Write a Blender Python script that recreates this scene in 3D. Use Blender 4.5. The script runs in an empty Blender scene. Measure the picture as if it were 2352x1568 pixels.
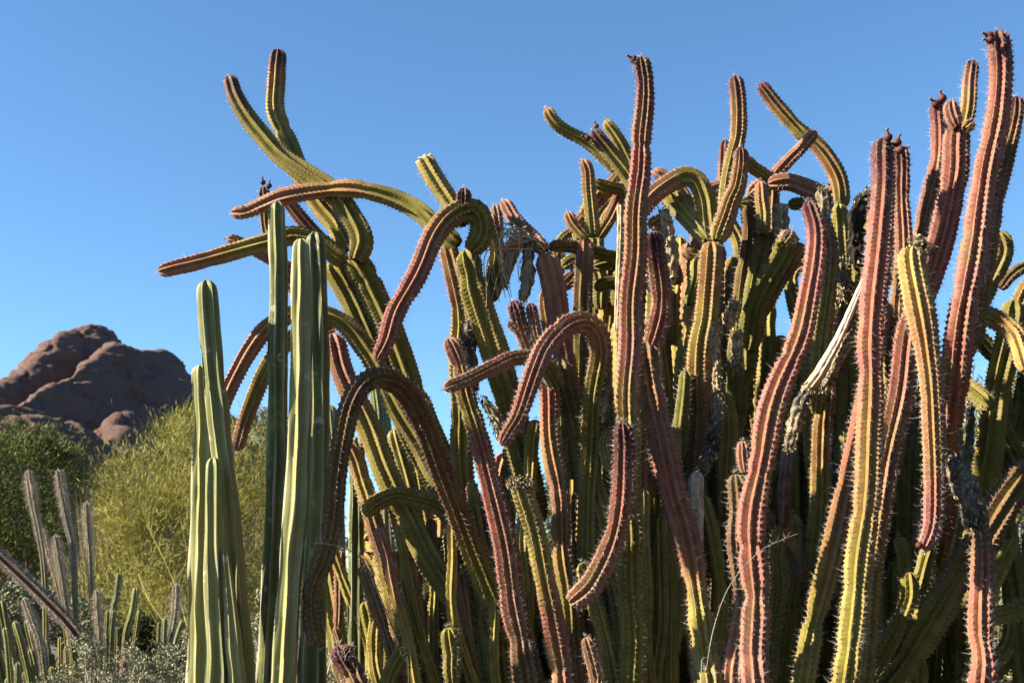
import bpy, math, random
import numpy as np
from mathutils import Vector, noise as mnoise

rng = np.random.default_rng(7)
random.seed(7)
scene = bpy.context.scene
R = math.radians

# ------------------------------------------------------------------ camera, sky, sun, exposure
CAM_H = 1.6
FPX, CX, CY, HORIZON = 2613.0, 1176.0, 784.0, 1317.0       # tracing grid 2352 x 1568
PITCH = math.atan((HORIZON - CY) / FPX)
cam_data = bpy.data.cameras.new('camera')
cam = bpy.data.objects.new('camera', cam_data)
scene.collection.objects.link(cam)
cam.location = (0, 0, CAM_H)
cam.rotation_euler = (math.pi / 2 + PITCH, 0, 0)
cam_data.sensor_width = 36.0
cam_data.lens = 36.0 * FPX / 2352.0
cam_data.clip_start = 0.05
cam_data.clip_end = 6000
cam_data.dof.use_dof = True
cam_data.dof.focus_distance = 4.6
cam_data.dof.aperture_fstop = 5.6
scene.camera = cam

SUN_AZ, SUN_EL = -103.0, 32.0        # degrees from the view direction (negative = left), elevation
world = bpy.data.worlds.new('World')
scene.world = world
world.use_nodes = True
wn = world.node_tree
sky = wn.nodes.new('ShaderNodeTexSky')
sky.sky_type = 'NISHITA'
sky.sun_disc = False
sky.sun_elevation = R(SUN_EL)
sky.sun_rotation = R(SUN_AZ)
sky.altitude = 380
sky.air_density = 1.0
sky.dust_density = 0.0
sky.ozone_density = 5.0
tint = wn.nodes.new('ShaderNodeVectorMath'); tint.operation = 'MULTIPLY'
tint.inputs[1].default_value = (0.84, 1.02, 1.06)          # camera white balance of the clear sky
wn.links.new(sky.outputs['Color'], tint.inputs[0])
wn.links.new(tint.outputs['Vector'], wn.nodes['Background'].inputs['Color'])
wn.nodes['Background'].inputs['Strength'].default_value = 0.05

sun_data = bpy.data.lights.new('sun', 'SUN')
sun_data.energy = 5.0
sun_data.angle = R(0.55)
sun_data.color = (1.0, 0.87, 0.68)
sun = bpy.data.objects.new('sun', sun_data)
scene.collection.objects.link(sun)
sdir = Vector((math.sin(R(SUN_AZ)) * math.cos(R(SUN_EL)), math.cos(R(SUN_AZ)) * math.cos(R(SUN_EL)), math.sin(R(SUN_EL))))
sun.rotation_euler = sdir.to_track_quat('Z', 'Y').to_euler()
sun.location = sdir * 50

scene.view_settings.view_transform = 'Standard'
scene.view_settings.look = 'None'
scene.view_settings.exposure = 2.05
scene.view_settings.gamma = 1.0
scene.view_settings.use_curve_mapping = False
scene.render.engine = 'CYCLES'
scene.cycles.use_denoising = True
scene.cycles.max_bounces = 5
scene.cycles.diffuse_bounces = 2
scene.cycles.glossy_bounces = 2
scene.cycles.transmission_bounces = 2

# ------------------------------------------------------------------ helpers
COL = scene.collection
_fw = np.array([0, math.cos(PITCH), math.sin(PITCH)])
_up = np.array([0, -math.sin(PITCH), math.cos(PITCH)])
_rt = np.array([1.0, 0, 0])

def at(x, y, depth):
    d = _rt * ((x - CX) / FPX) + _up * ((CY - y) / FPX) + _fw
    t = depth / d[1]
    return d * t + np.array([0, 0, CAM_H]), t

def tag(o, label=None, cat=None, group=None, kind=None):
    if label: o['label'] = label
    if cat: o['category'] = cat
    if group: o['group'] = group
    if kind: o['kind'] = kind
    return o

def thing(name, loc, label, cat, group=None):
    o = bpy.data.objects.new(name, None)
    o.empty_display_size = 0.2
    o.location = loc
    COL.objects.link(o)
    return tag(o, label, cat, group)

def root_loc(o):
    while o.parent: o = o.parent
    return np.array(o.location)

ALB = 0.78
def mesh_obj(name, V, faces, mat, parent=None, col=None, smooth=True, loc=None, mat_index=None):
    """V world verts (n,3); faces list of (k,3)/(k,4) int arrays"""
    V = np.asarray(V, dtype=np.float32)
    off = None
    if parent is not None: off = root_loc(parent)
    elif loc is not None: off = np.array(loc)
    if off is not None: V = V - off.astype(np.float32)
    me = bpy.data.meshes.new(name)
    faces = [np.asarray(f, dtype=np.int32) for f in faces if len(f)]
    nl = sum(f.size for f in faces); npoly = sum(len(f) for f in faces)
    me.vertices.add(len(V)); me.loops.add(nl); me.polygons.add(npoly)
    me.vertices.foreach_set('co', V.ravel())
    me.loops.foreach_set('vertex_index', np.concatenate([f.ravel() for f in faces]))
    tot = np.concatenate([np.full(len(f), f.shape[1], dtype=np.int32) for f in faces])
    st = np.concatenate([[0], np.cumsum(tot)[:-1]]).astype(np.int32)
    me.polygons.foreach_set('loop_start', st)
    me.polygons.foreach_set('use_smooth', np.full(npoly, smooth, dtype=bool))
    if col is not None:
        a = me.color_attributes.new('Col', 'FLOAT_COLOR', 'POINT')
        c = np.ones((len(V), 4), dtype=np.float32); c[:, :3] = np.asarray(col) * ALB
        a.data.foreach_set('color', c.ravel())
    me.update(calc_edges=True)
    me.materials.append(mat)
    o = bpy.data.objects.new(name, me)
    if parent is not None: o.parent = parent
    elif loc is not None: o.location = loc
    COL.objects.link(o)
    return o

def catmull(P, n=14):
    P = np.asarray(P, dtype=float)
    if len(P) == 2: P = np.array([P[0], (P[0] + P[1]) / 2, P[1]])
    Q = np.vstack([2 * P[0] - P[1], P, 2 * P[-1] - P[-2]])
    out = []
    ts = np.linspace(0, 1, n, endpoint=False)[:, None]
    for i in range(1, len(Q) - 2):
        p0, p1, p2, p3 = Q[i - 1], Q[i], Q[i + 1], Q[i + 2]
        out.append(0.5 * ((2 * p1) + (-p0 + p2) * ts + (2 * p0 - 5 * p1 + 4 * p2 - p3) * ts ** 2 + (-p0 + 3 * p1 - 3 * p2 + p3) * ts ** 3))
    out.append(P[-1:])
    return np.vstack(out)

def wobble(s, seed, scale=1.0):
    r = np.random.default_rng(seed)
    v = np.zeros_like(s)
    for k in range(4):
        v += np.sin(s * scale * r.uniform(3, 22) + r.uniform(0, 7)) / (k + 1.5)
    return v / 1.6

def frames(C):
    T = np.gradient(C, axis=0); T /= np.linalg.norm(T, axis=1)[:, None] + 1e-12
    N = np.zeros_like(C)
    ref = np.array([0, -1.0, 0.03])
    n = ref - T[0] * (ref @ T[0])
    if np.linalg.norm(n) < 0.1: n = np.array([1.0, 0, 0]) - T[0] * T[0][0]
    n /= np.linalg.norm(n)
    for i in range(len(C)):
        n = n - T[i] * (n @ T[i]); n /= np.linalg.norm(n) + 1e-12
        N[i] = n
    return T, N, np.cross(T, N)

def node_mat(name):
    m = bpy.data.materials.new(name); m.use_nodes = True
    nt = m.node_tree
    return m, nt, nt.nodes['Principled BSDF']

def noise_node(nt, scale, detail=4, rough=0.6, coord='Object', vec_scale=None):
    tc = nt.nodes.new('ShaderNodeTexCoord')
    n = nt.nodes.new('ShaderNodeTexNoise'); n.inputs['Scale'].default_value = scale
    n.inputs['Detail'].default_value = detail; n.inputs['Roughness'].default_value = rough
    if vec_scale:
        mp = nt.nodes.new('ShaderNodeMapping'); mp.inputs['Scale'].default_value = vec_scale
        nt.links.new(tc.outputs[coord], mp.inputs['Vector']); nt.links.new(mp.outputs['Vector'], n.inputs['Vector'])
    else:
        nt.links.new(tc.outputs[coord], n.inputs['Vector'])
    return n

def attr_mat(name, rough=0.55, spec=0.3, var=(0.75, 1.2), nscale=30, bump=0.25, bscale=180, spots=None, patch=None):
    m, nt, b = node_mat(name)
    a = nt.nodes.new('ShaderNodeAttribute'); a.attribute_name = 'Col'
    n = noise_node(nt, nscale, 6, 0.65)
    mr = nt.nodes.new('ShaderNodeMapRange'); mr.inputs['From Min'].default_value = 0.3; mr.inputs['From Max'].default_value = 0.7
    mr.inputs['To Min'].default_value = var[0]; mr.inputs['To Max'].default_value = var[1]
    nt.links.new(n.outputs['Fac'], mr.inputs['Value'])
    mul = nt.nodes.new('ShaderNodeVectorMath'); mul.operation = 'MULTIPLY'
    cmb = nt.nodes.new('ShaderNodeCombineXYZ')
    for k in range(3): nt.links.new(mr.outputs['Result'], cmb.inputs[k])
    nt.links.new(a.outputs['Color'], mul.inputs[0]); nt.links.new(cmb.outputs['Vector'], mul.inputs[1])
    last = mul.outputs['Vector']
    if spots:
        n2 = noise_node(nt, spots[1], 3, 0.5)
        r2 = nt.nodes.new('ShaderNodeMapRange'); r2.inputs['From Min'].default_value = spots[2]; r2.inputs['From Max'].default_value = spots[2] + 0.05
        nt.links.new(n2.outputs['Fac'], r2.inputs['Value'])
        mx = nt.nodes.new('ShaderNodeMix'); mx.data_type = 'RGBA'
        mx.inputs['B'].default_value = (*spots[0], 1)
        sc = nt.nodes.new('ShaderNodeMath'); sc.operation = 'MULTIPLY'; sc.inputs[1].default_value = spots[3]
        nt.links.new(r2.outputs['Result'], sc.inputs[0]); nt.links.new(sc.outputs[0], mx.inputs['Factor'])
        nt.links.new(last, mx.inputs['A']); last = mx.outputs['Result']
    if patch:
        n3 = noise_node(nt, patch[1], 5, 0.7)
        r3 = nt.nodes.new('ShaderNodeMapRange'); r3.inputs['From Min'].default_value = patch[2]; r3.inputs['From Max'].default_value = patch[2] + 0.10
        r3.inputs['To Max'].default_value = patch[3]
        nt.links.new(n3.outputs['Fac'], r3.inputs['Value'])
        m3 = nt.nodes.new('ShaderNodeMix'); m3.data_type = 'RGBA'; m3.inputs['B'].default_value = (*patch[0], 1)
        nt.links.new(r3.outputs['Result'], m3.inputs['Factor']); nt.links.new(last, m3.inputs['A']); last = m3.outputs['Result']
    nt.links.new(last, b.inputs['Base Color'])
    b.inputs['Roughness'].default_value = rough
    b.inputs['Specular IOR Level'].default_value = spec
    if bump:
        nb = noise_node(nt, bscale, 4, 0.6)
        bp = nt.nodes.new('ShaderNodeBump'); bp.inputs['Strength'].default_value = bump; bp.inputs['Distance'].default_value = 0.004
        nt.links.new(nb.outputs['Fac'], bp.inputs['Height']); nt.links.new(bp.outputs['Normal'], b.inputs['Normal'])
    return m

M_stem = attr_mat('octopus_skin', 0.6, 0.12, (0.70, 1.25), 22, 0.4, 160, ((0.15, 0.115, 0.08), 38, 0.61, 0.75), ((0.15, 0.142, 0.028), 7, 0.51, 0.30))
M_post = attr_mat('waxy_green_skin', 0.5, 0.15, (0.84, 1.12), 9, 0.12, 60, ((0.40, 0.36, 0.27), 22, 0.655, 0.6), ((0.20, 0.20, 0.06), 5, 0.52, 0.5))
M_dead = attr_mat('dead_wood', 0.9, 0.1, (0.55, 1.4), 40, 0.9, 70)
M_spine = attr_mat('spine_white', 0.5, 0.3, (0.9, 1.1), 5, 0)
M_senita = attr_mat('senita_skin', 0.6, 0.12, (0.75, 1.2), 14, 0.2, 60)
M_leaf = attr_mat('leaf', 0.6, 0.12, (0.75, 1.25), 1.6, 0)
M_bark = attr_mat('bark', 0.9, 0.1, (0.6, 1.3), 12, 0.6, 30)
M_fruit = attr_mat('fruit_skin', 0.65, 0.2, (0.7, 1.3), 60, 0.4, 150)

PAL = {'p': (0.052, 0.018, 0.023), 'R': (0.265, 0.063, 0.054), 'K': (0.285, 0.110, 0.094), 'O': (0.270, 0.140, 0.036),
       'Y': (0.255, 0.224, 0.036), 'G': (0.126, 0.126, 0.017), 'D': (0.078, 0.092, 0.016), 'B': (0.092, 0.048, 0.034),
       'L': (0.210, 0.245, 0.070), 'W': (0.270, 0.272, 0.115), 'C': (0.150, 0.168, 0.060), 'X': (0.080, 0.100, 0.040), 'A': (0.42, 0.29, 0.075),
       'H': (0.62, 0.55, 0.44), 'S': (0.230, 0.195, 0.145), 'T': (0.42, 0.34, 0.21), 'N': (0.030, 0.026, 0.022), 'E': (0.17, 0.16, 0.14)}

def interp_col(stops, f):
    c = np.array([PAL[k] for k in stops])
    if len(c) == 1: return np.repeat(c, len(f), axis=0)
    x = np.linspace(0, 1, len(c))
    return np.stack([np.interp(f, x, c[:, k]) for k in range(3)], axis=1)

def lerp_list(v, f):
    v = np.atleast_1d(np.asarray(v, dtype=float))
    if len(v) == 1: return np.full(len(f), v[0])
    return np.interp(f, np.linspace(0, 1, len(v)), v)

def cones(P, D, L, rad, col):
    """3-sided spines: base P, unit dir D, length L, base radius rad"""
    n = len(P)
    h = np.where(np.abs(D[:, 2:3]) < 0.9, np.array([[0, 0, 1.0]]), np.array([[1.0, 0, 0]]))
    a = np.cross(D, h); a /= np.linalg.norm(a, axis=1)[:, None] + 1e-12
    b = np.cross(D, a)
    V = np.empty((n, 4, 3))
    for k in range(3):
        an = k * 2.0944
        V[:, k] = P + (a * math.cos(an) + b * math.sin(an)) * rad[:, None]
    V[:, 3] = P + D * L[:, None]
    base = np.arange(n)[:, None] * 4
    F = np.concatenate([base + np.array([[0, 1, 3]]), base + np.array([[1, 2, 3]]), base + np.array([[2, 0, 3]])])
    C = np.repeat(col, 4, axis=0)
    return V.reshape(-1, 3), F, C

DS = 1.3                              # scale from tracing depths to metres
CENTRE = np.array([(1560 - CX) / FPX * 4.3 * DS, 4.3 * DS])
stem_n = [0]

def stem(parent, pts, d, w, c, ribs=None, style='octo', ground=False, lod=1, pt=0.0, cut=False, spines=1.0, label=None,
         rib_depth=0.40, sp_len=1.0, centre=None, ds=DS, name='stem', rot=None, depth_list=None, zg=1.0, gkk=None):
    stem_n[0] += 1
    seed = stem_n[0]
    r_ = np.random.default_rng(1000 + seed)
    if style == 'octo' and lod == 1 and np.min(d) >= 3.6: lod = 2
    if ribs is None: ribs = 6 + seed % 2 if lod == 3 else 7 + seed % 2 if lod == 2 else 8 + (seed * 7 // 3) % 3
    pts = np.array(pts, dtype=float)
    seg = np.r_[0, np.cumsum(np.linalg.norm(np.diff(pts, axis=0), axis=1))]
    f = seg / seg[-1]
    dep = (lerp_list(d, f) if depth_list is None else np.array(depth_list)) * ds
    P = []; tt = []
    for (x, y), q in zip(pts, dep):
        p, t = at(x, y, q); P.append(p); tt.append(t)
    wd = lerp_list(w, f) * np.array(tt) / FPX * 0.5
    n_view = len(P)
    if ground:
        ctr = CENTRE if centre is None else np.asarray(centre)
        last = P[-1]; prev = P[-2]
        dirn = (last - prev) / np.linalg.norm(last - prev)
        b = np.array([last[0] + (ctr[0] - last[0]) * 0.3, last[1] + (ctr[1] - last[1]) * 0.45, -0.06])
        if ground == 'down': b = np.array([last[0], last[1], -0.06])
        P.append(last * 0.55 + b * 0.45 + dirn * 0.10 * np.array([1, 1, 0])); wd = np.r_[wd, wd[-1]]
        P.append(b); wd = np.r_[wd, wd[-1] * 0.95]
    P = np.array(P)
    C = catmull(P, 16)
    W = np.interp(np.linspace(0, len(P) - 1, len(C)), np.arange(len(P)), wd)
    s = np.r_[0, np.cumsum(np.linalg.norm(np.diff(C, axis=0), axis=1))]
    s_view = s[min((n_view - 1) * 16, len(s) - 1)]
    Ltot = s[-1]
    R0 = W[0]
    if style == 'post': pitch, step = 0.02, 0.025
    elif style == 'senita': pitch, step = 0.05, 0.05
    else:
        pitch = 0.0170 + 0.005 * r_.random()
        if lod == 3: pitch = 0.036
        step = pitch / (2.7 if lod == 1 else 2.1 if lod == 2 else 2.0)
    if style in ('dead', 'wood'): step = 0.008
    tip = np.array([]) if cut else R0 * np.array([0.0, 0.03, 0.10, 0.22, 0.4, 0.62])
    body = np.arange(R0 * 0.85 if not cut else 0.0, s_view, step)
    low = np.arange(s_view, Ltot, 0.07) if ground else np.array([])
    sr = np.r_[tip, body, low, Ltot]
    X = np.stack([np.interp(sr, s, C[:, k]) for k in range(3)], axis=1)
    jx = np.clip(sr / 0.1, 0, 1)
    if style == 'octo': X = X + (jx * 0.009 * wobble(sr, seed + 31, 0.8))[:, None] * _rt + (jx * 0.009 * wobble(sr, seed + 32, 0.8))[:, None] * _fw
    rad = np.interp(sr, s, W)
    amp = {'octo': 0.055, 'post': 0.035, 'senita': 0.03, 'dead': 0.16, 'wood': 0.08}[style]
    rad = rad * (1 + amp * wobble(sr, seed)) * (1.04 if style == 'octo' else 1.0)
    if style == 'octo':                        # yearly growth pinches
        for _ in range(int(Ltot / 0.45)):
            q = r_.uniform(0.10, max(0.2, s_view)); rad *= 1 - r_.uniform(0.05, 0.20) * np.exp(-((sr - q) / r_.uniform(0.014, 0.045)) ** 2)
    if style == 'post':
        for _ in range(int(Ltot / 0.6)):
            q = r_.uniform(0.2, max(0.3, s_view)); rad *= 1 - r_.uniform(0.02, 0.07) * np.exp(-((sr - q) / 0.05) ** 2)
    if not cut:
        a = np.clip(1 - sr / (R0 * 1.25), 0, 1)
        rad = rad * np.sqrt(np.clip(1 - a ** 2, 0.0, 1)) ** 0.9
        rad[0] = 1e-4
    if not ground:                              # pinched joint at the base
        rad = rad * (1 - 0.35 * np.clip(1 - (Ltot - sr) / (R0 * 1.6), 0, 1) ** 2)
    T, N, B = frames(X)
    # around
    per = {1: 6, 2: 5, 3: 4}[lod]
    if style == 'post': ph = np.array([0, 0.030, 0.10, 0.22, 0.36, 0.5, 0.64, 0.78, 0.90, 0.970])
    elif style == 'senita': ph = np.array([0, 0.08, 0.27, 0.5, 0.73, 0.92])
    elif style in ('dead', 'wood'): ph = np.arange(5) / 5
    else: ph = np.array([0, .075, .5, .925])
    th0 = r_.uniform(0, 6.28) if rot is None else rot
    ang = ((np.arange(ribs)[:, None] + ph[None]) * (2 * math.pi / ribs)).ravel() + th0
    rib_i = np.repeat(np.arange(ribs), len(ph)); rph = np.tile(ph, ribs)
    g = 0.5 - 0.5 * np.cos(2 * math.pi * rph)           # 0 crest, 1 groove
    tri = 1 - np.abs(1 - 2 * rph)
    gp = {'octo': tri ** 0.8, 'post': tri ** 0.8, 'senita': g ** 0.6, 'dead': g, 'wood': g}[style]
    rib_j = 1 + 0.05 * r_.standard_normal(ribs)[rib_i]
    twist = r_.uniform(-0.25, 0.25) * (sr - 0.0) + 0.12 * wobble(sr, seed + 77, 0.4)
    if style == 'post': twist = 0.10 * wobble(sr, seed + 77, 0.25)
    A = ang[None] + twist[:, None]
    rr = rad[:, None] * (1 - rib_depth * gp[None]) * rib_j[None]
    if style == 'octo':
        offs = (rib_i % 2) * 0.5 + 0.15 * r_.random(ribs)[rib_i]
        phs = (sr[:, None] / pitch + offs[None]) % 1.0
        bump = np.clip(np.cos(2 * math.pi * phs), -1, 1)
        vis = (sr < s_view + 0.01)[:, None] * np.clip(sr / 0.02, 0, 1)[:, None]
        rr = rr * (1 + 0.085 * bump * (1 - g[None]) ** 1.5 * vis)
    if style == 'post':
        lat = 0.09 * np.sin(sr[:, None] * 9 + rib_i[None] * 2.1 + seed) + 0.03 * np.sin(sr[:, None] * 23 + rib_i[None] * 3.7)
        A = A + lat * (1 - g[None])
        rr = rr * (1 + 0.06 * np.sin(sr[:, None] * 15 + rib_i[None] * 1.7 + seed) * (1 - g[None]))
    if style in ('dead', 'wood'):
        nn = np.zeros_like(rr)
        for k in range(6):
            nn += np.sin(sr[:, None] * r_.uniform(30, 160) + np.cos(A * r_.integers(1, 4)) * 3 + r_.uniform(0, 6)) * np.sin(A * r_.integers(1, 6) + r_.uniform(0, 6))
        rr = rr * (1 + (0.13 if style == 'dead' else 0.03) * nn)
    V = X[:, None] + rr[..., None] * (np.cos(A)[..., None] * N[:, None] + np.sin(A)[..., None] * B[:, None])
    nr, na = rr.shape
    i = np.arange(nr - 1)[:, None] * na; j = np.arange(na)[None]; j2 = (j + 1) % na
    F = np.stack([i + j, i + j2, i + na + j2, i + na + j], axis=-1).reshape(-1, 4)
    # colour
    cf = interp_col(c, np.clip(sr / s_view, 0, 1))
    colr = np.repeat(cf[:, None], na, axis=1)
    cr = (1 - g)[None, :, None]
    if style == 'octo':
        red = np.clip((cf[:, 0] - cf[:, 1]) / (cf[:, 0] + 1e-6) * 1.7 - 0.15, 0, 1)[:, None, None]
        lum = np.array([0.355, 0.168, 0.138]) * red + np.array([0.335, 0.222, 0.108]) * (1 - red)
        k = 0.58 * np.clip(cf.mean(1) / 0.13, 0.22, 1)
        colr = colr * (1 - k[:, None, None] * cr ** 3) + lum * k[:, None, None] * cr ** 3
        zz = np.clip((2.35 - X[:, 2]) / 1.1, 0, 1)[:, None, None] * (0.62 if ground else 0.3) * zg
        colr = colr * (1 - zz * (1 - 0.75 * cr)) + np.array([0.225, 0.196, 0.022]) * zz * (1 - 0.75 * cr)
        gk = ((0.30 if ground else 0.45) if gkk is None else gkk) * np.clip((0.75 - cr) / 0.75, 0, 1)
        colr = colr * (1 - gk) + np.array([0.165, 0.152, 0.020]) * gk
        blot = 0.5 + 0.5 * wobble(sr, seed + 5, 0.35)
        colr = colr * (0.9 + 0.2 * blot)[:, None, None]
        if pt > 0:
            q = np.clip(1.15 - sr / (pt * 2.4), 0, 1)[:, None, None] ** 1.3
            colr = colr * (1 - q) + np.array(PAL['p']) * (1 + 1.2 * cr) * q
        if cut:
            q = np.clip(1 - sr / 0.02, 0, 1)[:, None, None]; colr = colr * (1 - q) + np.array(PAL['T']) * q
    elif style == 'post':
        m = np.clip(1 - np.minimum(rph, 1 - rph) / 0.045, 0, 1)[None, :, None]
        yel = np.clip(1 - np.abs(np.minimum(rph, 1 - rph) - 0.14) / 0.14, 0, 1)[None, :, None]
        colr = colr * (1 - 0.3 * yel) + np.array([0.29, 0.30, 0.085]) * 0.3 * yel
        colr = colr * (1 - 0.8 * m) + np.array([0.46, 0.42, 0.33]) * 0.8 * m
    elif style == 'senita':
        colr = colr * (1 - 0.35 * cr ** 3) + np.array([0.36, 0.32, 0.22]) * 0.35 * cr ** 3
    else:
        nz = np.zeros_like(rr)
        for k in range(5):
            nz += np.sin(sr[:, None] * r_.uniform(15, 120) * (0.3 if style == 'wood' else 1) + np.sin(A * r_.integers(1, 4) + r_.uniform(0, 6)) * 2.5 + r_.uniform(0, 6))
        q = np.clip(nz / 3 * 0.5 + 0.5, 0, 1)[..., None]
        dk = np.array(PAL['N']) if style == 'dead' else np.array([0.24, 0.20, 0.15])
        colr = colr * q + (dk * 0.6 + colr * 0.4) * (1 - q)
    V = V.reshape(-1, 3); colr = colr.reshape(-1, 3)
    faces = [F]
    if cut:                                    # ragged dried cut face, slightly sunken
        cen = X[0] + T[0] * rad[0] * 0.45
        rimc = V[:na]
        inner = cen + (rimc - cen) * 0.55 + (r_.random((na, 1)) - 0.5) * rad[0] * 0.35 * (-T[0])
        V = np.vstack([V, inner, cen[None]])
        colr = np.vstack([colr, np.array(PAL['T']) * r_.uniform(0.35, 1.2, (na, 1)), np.array([PAL['T']]) * 0.5])
        n0 = nr * na; jj = np.arange(na); k2 = (jj + 1) % na
        faces.append(np.stack([jj, n0 + jj, n0 + k2, k2], axis=1)); faces.append(np.stack([n0 + jj, np.full(na, n0 + na), n0 + k2], axis=1))
    mat = {'octo': M_stem, 'post': M_post, 'senita': M_senita, 'dead': M_dead, 'wood': M_dead}[style]
    o = mesh_obj(name, V, faces, mat, parent, colr)
    if style == 'octo':
        me = o.data; ev = np.empty(len(me.edges) * 2, dtype=np.int32); me.edges.foreach_get('vertices', ev); ev = ev.reshape(-1, 2)
        gm = np.zeros(len(V), dtype=bool); gm[:nr * na] = np.tile(rph == 0.5, nr)
        a = me.attributes.new('sharp_edge', 'BOOLEAN', 'EDGE'); a.data.foreach_set('value', gm[ev[:, 0]] & gm[ev[:, 1]])
    if label: o['label'] = label
    o['_pl'] = 0
    del o['_pl']
    # spines
    if spines > 0 and style in ('octo', 'post', 'senita'):
        Ps, Ds, Ls, Rs, Cs = [], [], [], [], []
        crest = np.where(rph == 0)[0]
        for ci in crest:
            if style == 'octo': sp = (np.arange(0, s_view / pitch) - offs[ci] + 0.0) * pitch
            elif style == 'post': sp = np.arange(0.005, s_view, 0.0065)
            else: sp = np.arange(0.01, s_view if sp_len == 0.55 else min(s_view, 0.95), 0.0075 if sp_len > 0.45 else 0.022)
            if style == 'octo': sp = (sp + r_.normal(0, 0.0022, len(sp)))[r_.random(len(sp)) > 0.10]
            sp = np.sort(sp[(sp > 0.004) & (sp < s_view)])
            asc = r_.uniform(0.6, 1.35, len(sp))
            if len(sp) == 0: continue
            pos = np.stack([np.interp(sp, sr, V.reshape(-1, 3)[:nr * na].reshape(nr, na, 3)[:, ci, k]) for k in range(3)], axis=1)
            cen = np.stack([np.interp(sp, sr, X[:, k]) for k in range(3)], axis=1)
            tan = np.stack([np.interp(sp, sr, T[:, k]) for k in range(3)], axis=1)
            nrm = pos - cen; nrm /= np.linalg.norm(nrm, axis=1)[:, None] + 1e-9
            up = -tan; bb = np.cross(up, nrm)
            if style == 'octo': dirs = [(1.0, 0.15, 0.0, 1.25), (0.55, 0.75, 0.35, 0.8), (0.55, 0.55, -0.65, 0.8), (0.55, -0.6, 0.6, 0.85), (0.55, -0.65, -0.45, 0.8), (0.45, 0.1, 0.95, 0.75), (0.45, 0.05, -0.95, 0.75)]
            elif style == 'post': dirs = [(1, 0.4, 0.5, 0.32), (1, 0.4, -0.5, 0.32)]
            else: dirs = [(1, 0.1, 0.5, 1.5), (1, -0.3, -0.5, 1.5), (0.9, -0.7, 0.1, 1.6), (0.8, 0.3, -0.9, 1.2), (0.8, 0.3, 0.9, 1.2)]
            nd = len(dirs)
            keep = max(1, int(round((6 if lod == 1 else 4 if lod == 2 else 3) * min(spines, 1.0)))) if style == 'octo' else nd
            for (dn, du, db, ll) in dirs[:keep]:
                jit = r_.normal(0, 0.22, (len(sp), 3))
                D = nrm * dn + up * du + bb * db + jit
                D /= np.linalg.norm(D, axis=1)[:, None]
                base_l = 0.0155 * ll * sp_len
                if style == 'senita': base_l = 0.040 * ll * sp_len
                Lh = base_l * r_.uniform(0.45, 1.45, len(sp)) * np.where(r_.random(len(sp)) < 0.1, 0.3, 1.0)
                if style == 'octo': Lh *= np.clip(0.55 + sp / 0.05, 0.55, 1) * asc
                if style == 'senita':
                    on = np.clip(1.3 - sp / 0.65, 0.12, 1) if sp_len != 0.55 else 1.0; Lh *= on * np.clip(0.35 + sp / 0.16, 0.35, 1)
                Ps.append(pos - nrm * 0.001); Ds.append(D); Ls.append(Lh)
                rb = {'octo': 0.00056, 'post': 0.0006, 'senita': 0.0009}[style]
                Rs.append(np.full(len(sp), rb))
                base_c = {'octo': (0.54, 0.50, 0.44), 'post': (0.48, 0.45, 0.37), 'senita': (0.64, 0.55, 0.43)}[style]
                Cs.append(np.array(base_c) * r_.uniform(0.65, 1.15, (len(sp), 1)))
        if style != 'post' and not cut:
            n = 16 if lod < 3 else 8
            D = -T[2] + r_.normal(0, 0.55, (n, 3)); D /= np.linalg.norm(D, axis=1)[:, None]
            Ps.append(X[2] + D * R0 * 0.35); Ds.append(D); Ls.append(r_.uniform(0.006, 0.015, n) * sp_len + 0.002); Rs.append(np.full(n, 0.0007)); Cs.append(np.full((n, 3), 0.42))
        Vs, Fs, Cc = cones(np.vstack(Ps), np.vstack(Ds), np.concatenate(Ls), np.concatenate(Rs), np.vstack(Cs))
        so = mesh_obj('spines', Vs, [Fs], M_spine, o, Cc, smooth=False)
        so['kind'] = 'stuff'
    return o

def fruit(stem_o, x, y, d, ang, size=1.0, dry=True):
    """dark bristly fruit with a dried flower left on its end; ang in degrees, 90 = up in the picture"""
    p, t = at(x, y, d * DS)
    dv = _rt * math.cos(R(ang)) + _up * math.sin(R(ang)) - _fw * 0.25; dv /= np.linalg.norm(dv)
    k = 0.0145 * size
    prof = [(-0.9, 0.45), (-0.4, 0.85), (0.1, 1.05), (0.6, 1.0), (1.0, 0.72), (1.25, 0.40)]
    cols = ['q'] * 6
    if dry:
        prof += [(1.6, 0.27), (2.0, 0.22), (2.3, 0.34), (2.5, 0.40), (2.62, 0.12)]; cols += ['q', 'q', 't', 't', 't']
    else: prof += [(1.4, 0.03)]; cols += ['q']
    h = np.array([0, 0, 1.0]) if abs(dv[2]) < 0.9 else np.array([1.0, 0, 0])
    a = np.cross(dv, h); a /= np.linalg.norm(a); b = np.cross(dv, a)
    V, Cc = [], []
    ns = 12
    for i, ((z, r), cc) in enumerate(zip(prof, cols)):
        for q in range(ns):
            an = q / ns * 6.283
            bump = 1 + (0.16 if (q + i) % 2 else -0.10) + random.uniform(-.05, .05)
            V.append(p + dv * z * k + (a * math.cos(an) + b * math.sin(an)) * r * k * bump)
            base = (0.10, 0.036, 0.034) if cc == 'q' else (0.26, 0.15, 0.05)
            Cc.append(np.array(base) * random.uniform(0.6, 1.3))
    n = len(prof); i = np.arange(n - 1)[:, None] * ns; j = np.arange(ns)[None]; j2 = (j + 1) % ns
    F = np.stack([i + j, i + j2, i + ns + j2, i + ns + j], axis=-1).reshape(-1, 4)
    return mesh_obj('fruit', V, [F], M_fruit, stem_o, np.array(Cc), smooth=True)

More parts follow.
